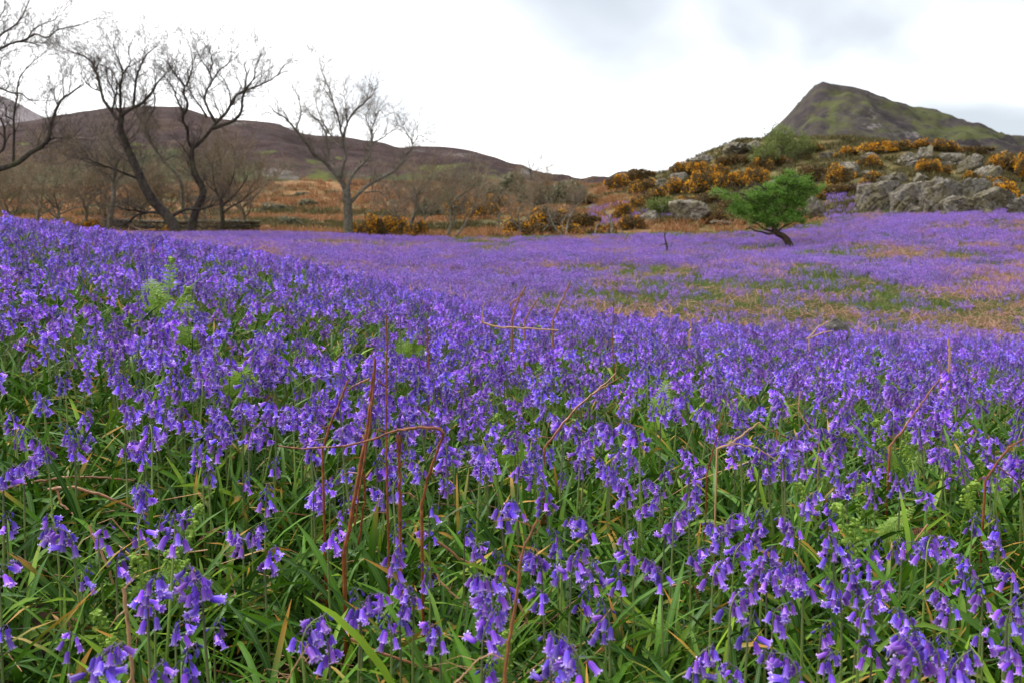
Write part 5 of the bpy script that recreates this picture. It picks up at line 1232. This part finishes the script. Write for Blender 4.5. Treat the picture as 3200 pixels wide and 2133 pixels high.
LAND += [('the thick folded stalk', 1130, 1450), ('the straight thin red stalk', 1208, 1150), ('the bent stalk', 1330, 1400), ('the horizontal stalk arm end', 930, 1400),
         ('the lying orange stalks', 200, 1510), ('the upright orange stalk', 1620, 1830), ('the forked slanting stalk', 1840, 1250), ('the long red stalk', 2860, 1290), ('the thin reddish stalk', 2240, 1380),
         ('the kinked tan stalk', 2340, 1350), ('the straw coloured stalk', 395, 1950), ('the diagonal lying stalk', 1520, 1790), ('the bottom lying stalk', 1240, 2060), ('the tall curled fern', 500, 830),
         ('the central uncurling fern', 1560, 1330), ('the fern crozier tips', 590, 1700), ('the pale fern crozier', 370, 1930), ('the bushy bottom fern', 1570, 2050), ('the tall crozier', 2665, 1620),
         ('the spreading bright fern', 2850, 1370), ('the feathery left fern', 745, 1120), ('the crossed stalks', 3140, 1430), ('the folded orange leaf stem', 2150, 1830),
         ('the lower left corner', 60, 2080), ('the lower right corner', 3140, 2080), ('the left edge', 0, 1700), ('the right edge', 3200, 1750), ('the bottom edge', 2400, 2133), ('the bottom edge', 850, 2133), ('the bottom edge', 2000, 2133)]

# ------------------------------------------------------------------ bluebells
H6 = [(70,330,0),(430,440,1),(70,650,0),(640,740,0),(1130,840,1),(1440,800,2),(1370,1100,0),(1610,1120,0),(1400,1350,0),(800,1400,2),(770,440,3),(1200,330,0),(1380,260,0),(1730,440,1),(1900,400,0),(2000,580,0),(1040,110,0),(2320,150,0),(2310,1140,1),(900,620,3),(40,1160,3),(380,330,0),(1080,960,3)]
H7 = [(110,420,0),(580,390,0),(570,590,1),(620,860,1),(630,1020,0),(470,1070,0),(390,910,1),(780,720,0),(820,1150,0),(1200,780,2),(1210,940,1),(1260,1120,1),(1320,600,0),(1560,600,1),(1750,630,0),(1900,620,1),(1900,330,1),(1100,400,3),(840,230,3),(770,400,0),(1430,210,0),(1720,430,0),(1580,860,0),(1370,880,3),(1780,1270,2),(1740,1400,1),(1250,1420,0),(1950,890,0),(2080,1000,3),(2270,430,0),(2240,560,0),(2180,720,0),(2220,100,1),(30,1220,1),(420,100,0),(170,210,3),(270,950,3),(2040,1100,3),(30,60,1)]
H8 = [(40,660,1),(160,760,1),(220,700,1),(290,590,1),(60,980,2),(310,910,0),(390,780,0),(500,720,1),(530,880,2),(420,980,1),(530,1130,1),(630,700,0),(620,800,0),(770,760,0),(710,1000,1),(820,1040,1),(900,630,1),(1010,700,0),(1000,870,1),(1090,900,0),(1240,870,0),(1350,870,0),(1430,870,0),(1520,850,1),(1010,1110,2),(1110,1060,1),(1160,950,0),(1200,1210,1),(1270,1090,1),(750,1210,0),(590,1290,3),(340,1470,2),(740,1500,1),(470,1530,0),(980,1320,3),(1390,1290,0),(1480,1390,1),(1600,1400,0),(1330,1480,0),(1690,1520,1),(1830,1330,3),(1920,1370,0),(1000,1460,3),(1190,1400,3),(1580,1150,0),(1690,1040,0),(1900,1000,0),(1770,1090,0),(1980,1200,1),(1850,860,0),(1700,940,0),(1600,850,0),(240,380,0),(480,390,0),(690,320,1),(540,290,0),(1050,530,1),(880,470,0),(1340,520,1),(1210,590,1),(1500,590,0),(1760,730,0),(1860,760,0),(1960,1450,0),(80,560,0),(1250,470,0)]
HV = [(x / 2.353, 1500 + y / 2.353, k) for x, y, k in H6] + [(1000 + x / 2.353, 1500 + y / 2.353, k) for x, y, k in H7] + [(2000 + x / 1.681, 1200 + y / 1.681, k) for x, y, k in H8]
H4 = [(80,700,1),(150,820,0),(270,900,2),(200,1010,1),(100,1060,1),(270,560,1),(420,440,1),(600,440,1),(800,330,1),(820,420,0),(1040,250,2),(1000,540,0),(600,680,1),(450,760,0),(520,800,0),(480,880,0),(570,900,0),(870,620,0),(940,660,0),(1120,620,1),(950,880,1),(970,960,0),(980,1200,0),(1290,500,1),(1460,230,1),(1500,400,1),(1460,600,0),(1540,780,1),(1520,700,0),(1360,940,1),(1450,1060,0),(1760,800,2),(1770,470,0),(2000,620,1),(2060,660,0),(1700,1110,0),(1900,1010,0),(2180,900,0),(2240,600,1),(2230,300,1),(2200,1200,1),(1870,420,0),(640,250,1),(210,320,0),(150,160,0),(1230,720,0),(1080,1270,0),(100,1300,0)]
H5 = [(40,60,1),(90,110,0),(230,130,1),(250,220,0),(280,500,0),(270,590,0),(40,400,1),(30,310,0),(500,180,1),(550,230,0),(480,500,0),(600,500,1),(690,450,1),(840,520,0),(950,470,2),(940,290,1),(780,320,0),(710,340,0),(520,720,0),(510,870,1),(700,860,1),(1060,550,1),(880,570,0),(1150,710,1),(1410,380,1),(1300,230,0),(1180,830,1),(1270,880,0),(1390,680,1),(1500,860,2),(1580,900,1),(1690,760,1),(1550,700,0),(1880,560,1),(1960,720,2),(1900,850,0),(2080,850,1),(2150,900,1),(2250,720,1),(2180,740,0),(2060,520,0),(1960,430,0),(1730,500,0),(1000,770,0),(1020,120,0),(850,110,1),(700,140,0),(1880,360,1),(2240,420,1),(2300,820,1),(1270,700,3),(1110,980,3),(410,1060,0),(2080,1010,0),(2200,1030,0),(2330,980,1)]
HV += [(x / 2.205, 1000 + y / 2.205, k) for x, y, k in H4 if y < 1250] + [(1000 + x / 2.353, 1100 + y / 2.353, k) for x, y, k in H5 if y < 950]
KP = {0: [0, 2, 6, 3, 11], 1: [8, 4, 9, 0], 2: [1, 5, 9, 4], 3: [7, 10, 3]}
rp = random.Random(99)
plants = []    # x, y, z, proto, rz, scale, leanx, leany
for (u, v, k) in HV:
    pi = rp.choice(KP[k]); hc = PROTO[pi]['hc']; s = rp.uniform(.88, 1.06) * (.93 if k else .87)
    rz = rp.choice([0, math.pi]) + rp.uniform(-.9, .9)
    x, y = hit(u, v, hc[2] * s)
    c, sn = math.cos(rz), math.sin(rz)
    X = x - (c * hc[0] - sn * hc[1]) * s; Yp = y - (sn * hc[0] + c * hc[1]) * s
    plants.append((X, Yp, g1(X, Yp), pi, rz, s, 0.0, 0.0))
hp = np.array([p[:2] for p in plants])
rx, ry = spread(.35, 9.5, 150, seed=5)
dn = np.interp(ry, [.35, 1.2, 1.7, 2.3, 3.2, 5, 9.5], [5, 10, 28, 84, 112, 115, 120]) / 150
dn *= (.25 + 1.35 * ss(fbm(rx, ry, .55, 3, 71, .65), .36, .62)) * (1 + .35 * ss(-rx, -.2, .8) * ss(ry, 1.4, 2.0))
# bare gap in the centre foreground
dn *= 1 - .75 * np.exp(-((rx + .12) / .45) ** 2 - ((ry - 1.35) / .35) ** 2)
dn *= 1 - .6 * np.exp(-((rx - .02) / .22) ** 2 - ((ry - 1.95) / .22) ** 2)
kk = rng.random(len(rx)) < dn
rx, ry = rx[kk], ry[kk]
near = ry < 2.3
dmin = np.full(len(rx), 9.)
for a, b in hp: dmin = np.minimum(dmin, np.hypot(rx - a, ry - b))
kk = (dmin > .055) | ~near; rx, ry = rx[kk], ry[kk]; rz_ = G(rx, ry)
for x, y, z in zip(rx, ry, rz_):
    plants.append((x, y, z, rp.choices(range(12), [6, 4, 6, 5, 6, 3, 5, 3, 6, 6, 2, 4])[0], rp.uniform(0, 6.28), rp.uniform(.70, 1.12), rp.gauss(0, .13), rp.gauss(0, .13)))
def headpx(p):
    hc = PROTO[p[3]]['hc']; c, sn = math.cos(p[4]), math.sin(p[4])
    return px((p[0] + (c * hc[0] - sn * hc[1]) * p[5], p[1] + (sn * hc[0] + c * hc[1]) * p[5], p[2] + hc[2] * p[5]))
cand = []
for i, p in enumerate(plants):
    if p[1] > 3: continue
    u, v = headpx(p)
    if -20 < u < 3220 and 600 < v < 2150: cand.append((p[1] / p[5], i, u, v))
cand.sort(); solo = cand[:300]; solo_ids = {c[1] for c in solo}
NUM = {4: 'four', 5: 'five', 6: 'six', 7: 'seven', 8: 'eight', 9: 'nine', 10: 'ten', 11: 'eleven', 12: 'twelve', 13: 'thirteen', 14: 'fourteen', 15: 'fifteen', 16: 'sixteen', 18: 'eighteen', 20: 'twenty'}
def posture(p):
    pr = PROTO[p[3]]; c = math.cos(p[4]); s = math.sin(p[4])
    way = 'right' if c > .45 else 'left' if c < -.45 else 'away' if s > 0 else 'forward'
    verb = 'arching' if pr['droop'] > 1.8 else 'nodding' if pr['droop'] > 1.35 else 'leaning'
    return '%s-belled bluebell %s %s' % (NUM[pr['nb']], verb, way)
def where(u, v, k):
    ds = sorted(((math.hypot((u - l[1]) * .8, v - l[2]), l) for l in LAND), key=lambda q: q[0])
    out_ = []
    for d, l in ds[:k]:
        du, dv = u - l[1], v - l[2]
        if abs(du) > abs(dv) * 2.2: rel = 'right of' if du > 0 else 'left of'
        elif abs(dv) > abs(du) * 2.2: rel = 'in front of' if dv > 0 else 'behind'
        else: rel = ('front ' if dv > 0 else 'rear ') + ('right of' if du > 0 else 'left of')
        if 'edge' in l[0] or 'corner' in l[0]: rel = 'near'
        q = 'close ' if d < 90 else 'well ' if d > 260 else ''
        if rel in ('near', 'in front of', 'behind'): q = ''
        out_.append(q + rel + ' ' + l[0])
    return out_
labels = {}
for c in solo:
    p = plants[c[1]]; w = where(c[2], c[3], 1); labels[c[1]] = posture(p) + ' ' + w[0]
from collections import defaultdict
gr_ = defaultdict(list)
for c in solo: gr_[labels[c[1]]].append(c)
ORD = ['leftmost', 'second from left', 'third from left', 'fourth from left', 'fifth from left', 'sixth from left', 'seventh from left', 'eighth from left', 'ninth from left', 'tenth from left']
for lab, cs in gr_.items():
    if len(cs) > 1:
        for k, c in enumerate(sorted(cs, key=lambda q: q[2])): labels[c[1]] = ORD[min(k, 9)] + ' ' + lab if k < 10 else lab
for d, i, u, v in solo:
    p = plants[i]; pr = PROTO[p[3]]
    t = thing('bluebell', (p[0], p[1], p[2] - .004), labels[i], 'bluebell', 'bluebells nearest the camera')
    t.rotation_euler = (p[6], p[7], p[4]); t.scale = (p[5],) * 3
    for nm, me in pr['parts']:
        o = bpy.data.objects.new(nm, me); COL.objects.link(o); o.parent = t
rest = [p for i, p in enumerate(plants) if i not in solo_ids]
hi_meshes = [join_parts(pr['raw'], 'bluebell_plant', FM) for pr in PROTO]
LOP = []
for sp in SPEC:
    parts, _ = plant_parts(sp[0] + 40, max(4, int(sp[1] * .8)), sp[2] * .97, sp[3], low=True, tight=.95, buds=1); LOP.append(join_parts(parts, 'bluebell_plant_small', FM))
near_c = hidden_collection('bluebell_kinds', hi_meshes)
A = np.array(rest)
# farther flowers: sparser meshes, growing in patches
fx, fy = spread(9.5, 14.5, 105, wide=1.06, seed=9)
dens = ss(patch_green(fx, fy), .62, .50)
k = rng.random(len(fx)) < .30 + .70 * dens; fx, fy = fx[k], fy[k]
lo_c = hidden_collection('bluebell_small_kinds', LOP)
scatter('bluebells', 'dense violet bluebells covering the near rise and its crest', 'bluebells', A[:, :3], np.stack([A[:, 6], A[:, 7], A[:, 4]], -1), A[:, 5], A[:, 3].astype(int), near_c)
n = len(fx); scatter('bluebells', 'bluebells thinning into the hollow behind the near crest', 'bluebells', np.stack([fx, fy, G(fx, fy)], -1), np.stack([rng.normal(0, .08, n), rng.normal(0, .08, n), rng.uniform(0, 6.28, n)], -1), rng.uniform(.75, 1.1, n), rng.integers(0, 12, n), lo_c)
# clusters for the mid field
def cluster(seed, heads=9, rad_=.19):
    r = np.random.default_rng(seed); m = MB()
    for h in range(heads):
        a = r.uniform(0, 6.28); d = rad_ * math.sqrt(r.random()); bx, by = math.cos(a) * d, math.sin(a) * d; H = r.uniform(.22, .34)
        v, f, t = tubes(np.array([[[bx, by, 0], [bx + r.normal() * .015, by, H * .6], [bx + r.normal() * .02, by, H]]]), np.array([[.003, .0025, .002]]), 3, .5); m.add(v, f, t, 1)
        n = 13; c = np.array([bx, by, H]) + r.normal(size=(n, 3)) * np.array([.017, .017, .026]) + np.array([0, 0, -.02])
        ax = r.normal(size=(n, 3)) * .5 + np.array([0, 0, -1.]); ax /= np.linalg.norm(ax, axis=1, keepdims=True); s1 = np.cross(ax, r.normal(size=(n, 3))); s1 /= np.linalg.norm(s1, axis=1, keepdims=True); s2 = np.cross(ax, s1)
        L = .021; w = .0085
        V = np.stack([c, c + ax * L + s1 * w, c + ax * L - s1 * w * .5 + s2 * w * .87, c + ax * L - s1 * w * .5 - s2 * w * .87], 1).reshape(-1, 3)
        i = np.arange(n)[:, None] * 4; F = np.concatenate([i + [0, 1, 2], i + [0, 2, 3], i + [0, 3, 1]])
        T = np.zeros((n, 4, 3)); T[..., 2] = r.random(n)[:, None]; m.add(V, F, T.reshape(-1, 3), 0)
    return m.mesh('bluebell_clump', [PFAR, STEM], smooth=False)
clus_c = hidden_collection('bluebell_clump_kinds', [cluster(i) for i in range(6)])
fx, fy = spread(13.2, 50, 25, wide=1.05, seed=12)
pg = patch_green(fx, fy); ps = patch_straw(fx, fy); fe = field_edge(fx)
dens = (.13 + .87 * ss(pg, .60, .47)) * (.35 + .65 * ss(ps, .68, .54))
hx, hy = 9.2, 37.0     # under the hawthorn the flowers give way to grass
HXY = pt(2430, 777, 37.0)
dens *= 1 - .9 * np.exp(-((fx - HXY[0] + .6) / 2.2) ** 2 - ((fy - 37.6) / 2.2) ** 2)
dens *= ss(fy, fe + .8, fe - 1.2)
k = rng.random(len(fx)) < dens; x1, y1 = fx[k], fy[k]
# a few ribbons of flowers up the knoll
bx, by = spread(44, 75, 6, wide=1.05, seed=14); ba = aof(bx, by)
k = ((np.abs(ba - 2660) < 90) & (by < 60)) | ((ba > 1840) & (ba < 2100) & (by > 56) & (fbm(bx, by, 4, 3, 3) > .5))
x1 = np.concatenate([x1, bx[k]]); y1 = np.concatenate([y1, by[k]]); n = len(x1)
scatter('bluebells', 'purple haze of bluebells across the mid field up to the trees', 'bluebells', np.stack([x1, y1, G(x1, y1)], -1), np.stack([np.zeros(n), np.zeros(n), rng.uniform(0, 6.28, n)], -1), rng.uniform(.8, 1.25, n), rng.integers(0, 6, n), clus_c)

# ------------------------------------------------------------------ leaves and grass
def tuft(seed, n, Lr, wr, segs=7, spreadr=.035, lean=(.15, .9), curl=(.3, 1.7)):
    r = random.Random(seed); m = MB()
    for k in range(n):
        az = r.uniform(0, 6.28); d = spreadr * math.sqrt(r.random())
        v, f, t = leafstrip(r.uniform(*Lr), r.uniform(*wr), az, r.uniform(*lean), r.uniform(*curl), r.random(), segs, (math.cos(az) * d, math.sin(az) * d, -.01), r.uniform(-1.2, 1.2)); m.add(v, f, t)
    return m.mesh('leaf_tuft', LEAF)
leaf_c = hidden_collection('leaf_tuft_kinds', [tuft(300 + i, 10, (.18, .40), (.009, .0145)) for i in range(6)] + [tuft(310 + i, 9, (.14, .30), (.004, .008), lean=(.2, 1.1)) for i in range(3)] + [tuft(320 + i, 8, (.15, .28), (.011, .016), lean=(.6, 1.3), curl=(.2, .9)) for i in range(3)])
gx, gy = spread(.4, 13.5, 230, wide=1.08, seed=21)
k = rng.random(len(gx)) < np.interp(gy, [0, 2.5, 4, 7, 13.5], [1., 1., .75, .42, .30]); gx, gy = gx[k], gy[k]; n = len(gx)
scatter('grass', 'green strap leaves and grass tangled under the near bluebells', 'grass', np.stack([gx, gy, G(gx, gy)], -1), np.stack([rng.normal(0, .15, n), rng.normal(0, .15, n), rng.uniform(0, 6.28, n)], -1), rng.uniform(.6, 1.02, n), rng.integers(0, 12, n), leaf_c)
def farleaf(name, a, b):
    m, nt = new_mat(name); t = tvn(nt); r = orand(nt)
    c = ramp(nt, M(nt, 'FRACT', M(nt, 'ADD', t[2], r)), [(0, a), (1, b)]); return surf(m, nt, c, .7, .25, .2)
FGR = farleaf('field_grass', (.09, .14, .035), (.20, .25, .07)); STRAW = farleaf('dead_straw', (.34, .17, .11), (.70, .42, .32)); TUS = farleaf('bracken_tussock', (.15, .075, .03), (.42, .205, .09)); OLV = farleaf('heath_tussock', (.06, .055, .022), (.16, .13, .05))
def ftuft(seed, n, L, w, mat, sp=.15, lean=(.1, .8), curl=(.2, 1.0)):
    r = random.Random(seed); m = MB()
    for k in range(n):
        az = r.uniform(0, 6.28); d = sp * math.sqrt(r.random()); a2 = r.uniform(0, 6.28)
        v, f, t = leafstrip(r.uniform(.6, 1) * L, w, az, r.uniform(*lean), r.uniform(*curl), r.random(), 3, (math.cos(a2) * d, math.sin(a2) * d, 0)); m.add(v, f, t)
    return m.mesh('tuft', mat)
fg_c = hidden_collection('field_grass_kinds', [ftuft(400 + i, 40, .34, .010, FGR, .24, (.05, .6)) for i in range(4)])
gx, gy = spread(11, 50, 18, wide=1.05, seed=23)
k = (rng.random(len(gx)) < .45 + .55 * ss(patch_green(gx, gy), .48, .56)) & (gy < field_edge(gx) + 2); gx, gy = gx[k], gy[k]; n = len(gx)
scatter('grass', 'green grass showing between bluebells in the mid field', 'grass', np.stack([gx, gy, G(gx, gy)], -1), np.stack([np.zeros(n), np.zeros(n), rng.uniform(0, 6.28, n)], -1), rng.uniform(.7, 1.2, n), rng.integers(0, 4, n), fg_c)
# dead bracken litter
def litter(seed, n, L, rr, mat, flat=.12, h=.06):
    r = np.random.default_rng(seed); P = np.zeros((n, 4, 3)); a = r.uniform(0, 6.28, n); c = r.normal(size=(n, 2)) * L * .4; ln = L * r.uniform(.4, 1.1, n)
    for k in range(4):
        a2 = a + r.normal(0, .25, n) * k; s = (k - 1.5) / 3
        P[:, k, 0] = c[:, 0] + np.cos(a2) * ln * s; P[:, k, 1] = c[:, 1] + np.sin(a2) * ln * s; P[:, k, 2] = np.maximum(h + r.normal(0, flat * L, n), .01)
    m = MB(); v, f, t = tubes(P, np.tile(np.array([1., .9, .8, .6]) * rr, (n, 1)), 4); m.add(v, f, t); return m
lits = [litter(600 + i, 4, .30, .0018, BRACK, .07, .03).mesh('litter', BRACK) for i in range(4)]
def curlfrond(seed):
    r = random.Random(seed); a, b = frond(.22, seed * .01, crozier=False, bend=2.6, wid=.25, npin=10); m = MB(); m.join(a); m.join(b)
    Mx = np.eye(4); Mx[:3, :3] = rotm('Y', 1.2) @ rotm('X', r.uniform(-.8, .8)); Mx[2, 3] = .03; q = MB(); q.join(m, Mx); return q.mesh('curled_frond', BRACKD)
def mk_bd():
    m, nt = new_mat('curled_dead_frond'); t = tvn(nt); return surf(m, nt, ramp(nt, t[2], [(0, (.07, .028, .014)), (1, (.26, .12, .06))]), .8, .1, .2)
BRACKD = mk_bd()
lits += [curlfrond(620 + i) for i in range(4)]
lit_c = hidden_collection('litter_kinds', lits)
gx, gy = spread(.6, 9, 26, wide=1.05, seed=31)
k = rng.random(len(gx)) < .35 + .65 * ss(fbm(gx, gy, .7, 2, 13), .42, .6); gx, gy = gx[k], gy[k]; n = len(gx)
scatter('bracken_litter', 'brown dead bracken litter lying under the near leaves', 'litter', np.stack([gx, gy, G(gx, gy) + rng.uniform(0, .09, n)], -1), np.stack([rng.normal(0, .15, n), rng.normal(0, .15, n), rng.uniform(0, 6.28, n)], -1), rng.uniform(.6, 1.2, n), rng.integers(0, 8, n), lit_c)
def strawmat(seed, n=26):
    r = np.random.default_rng(seed); m = litter(seed, n, .62, .0034, STRAW, .12, .20); return m.mesh('straw_mat', STRAW)
st_c = hidden_collection('straw_kinds', [strawmat(640 + i) for i in range(5)])
gx, gy = spread(13.5, 48, 9, wide=1.05, seed=33)
ps = patch_straw(gx, gy); k = (rng.random(len(gx)) < .06 + .55 * ss(ps, .55, .74)) & (gy < field_edge(gx)); gx, gy = gx[k], gy[k]; n = len(gx)
scatter('bracken_litter', 'pinkish straw of dead bracken in drifts across the mid field', 'litter', np.stack([gx, gy, G(gx, gy)], -1), np.stack([rng.normal(0, .08, n), rng.normal(0, .08, n), rng.normal(0, .8, n)], -1), rng.uniform(.6, 1.3, n), rng.integers(0, 5, n), st_c)
# tussocks beyond the field
tu_c = hidden_collection('tussock_kinds', [ftuft(700 + i, 40, .55, .035, TUS, .45, (.3, 1.3)) for i in range(3)])
ol_c = hidden_collection('heath_kinds', [ftuft(710 + i, 50, .40, .04, OLV, .40, (.1, 1.2)) for i in range(3)])
def tuss(y0, y1, dens, seed):
    x, y = spread(y0, y1, dens, wide=1.08, seed=seed); return x, y
x_, y_ = tuss(44, 130, .9, 41); km = knollmask(x_, y_); orange = (fbm(x_, y_, 9, 3, 19) > .47) & (km < .4) & (y_ > field_edge(x_) + .5); n = orange.sum(); X_, Y_ = x_[orange], y_[orange]
x2, y2 = tuss(130, 330, .16, 47); o2 = fbm(x2, y2, 14, 3, 19) > .44; X_ = np.concatenate([X_, x2[o2]]); Y_ = np.concatenate([Y_, y2[o2]]); n1_ = n; n = len(X_)
sc2 = rng.uniform(.6, 1.4, n); sc2[n1_:] *= 2.2
scatter('dead_bracken', 'orange dead bracken covering the slope beyond the field', 'bracken', np.stack([X_, Y_, G(X_, Y_)], -1), np.stack([np.zeros(n), np.zeros(n), rng.uniform(0, 6.28, n)], -1), sc2, rng.integers(0, 3, n), tu_c)
x_, y_ = tuss(45, 125, 1.6, 43); km = knollmask(x_, y_); kk = ((km > .3) | (fbm(x_, y_, 9, 3, 19) < .40)) & (y_ > field_edge(x_) + 1) & (rng.random(len(x_)) < .75); X_, Y_ = x_[kk], y_[kk]
x2, y2 = tuss(110, 330, .16, 48); o2 = fbm(x2, y2, 14, 3, 19) < .40; X_ = np.concatenate([X_, x2[o2]]); Y_ = np.concatenate([Y_, y2[o2]]); n1_ = kk.sum(); n = len(X_); sc2 = rng.uniform(.6, 1.5, n); sc2[n1_:] *= 2.4
scatter('heath', 'olive brown heath growing over the knoll between rocks and gorse', 'heath', np.stack([X_, Y_, G(X_, Y_)], -1), np.stack([np.zeros(n), np.zeros(n), rng.uniform(0, 6.28, n)], -1), sc2, rng.integers(0, 3, n), ol_c)
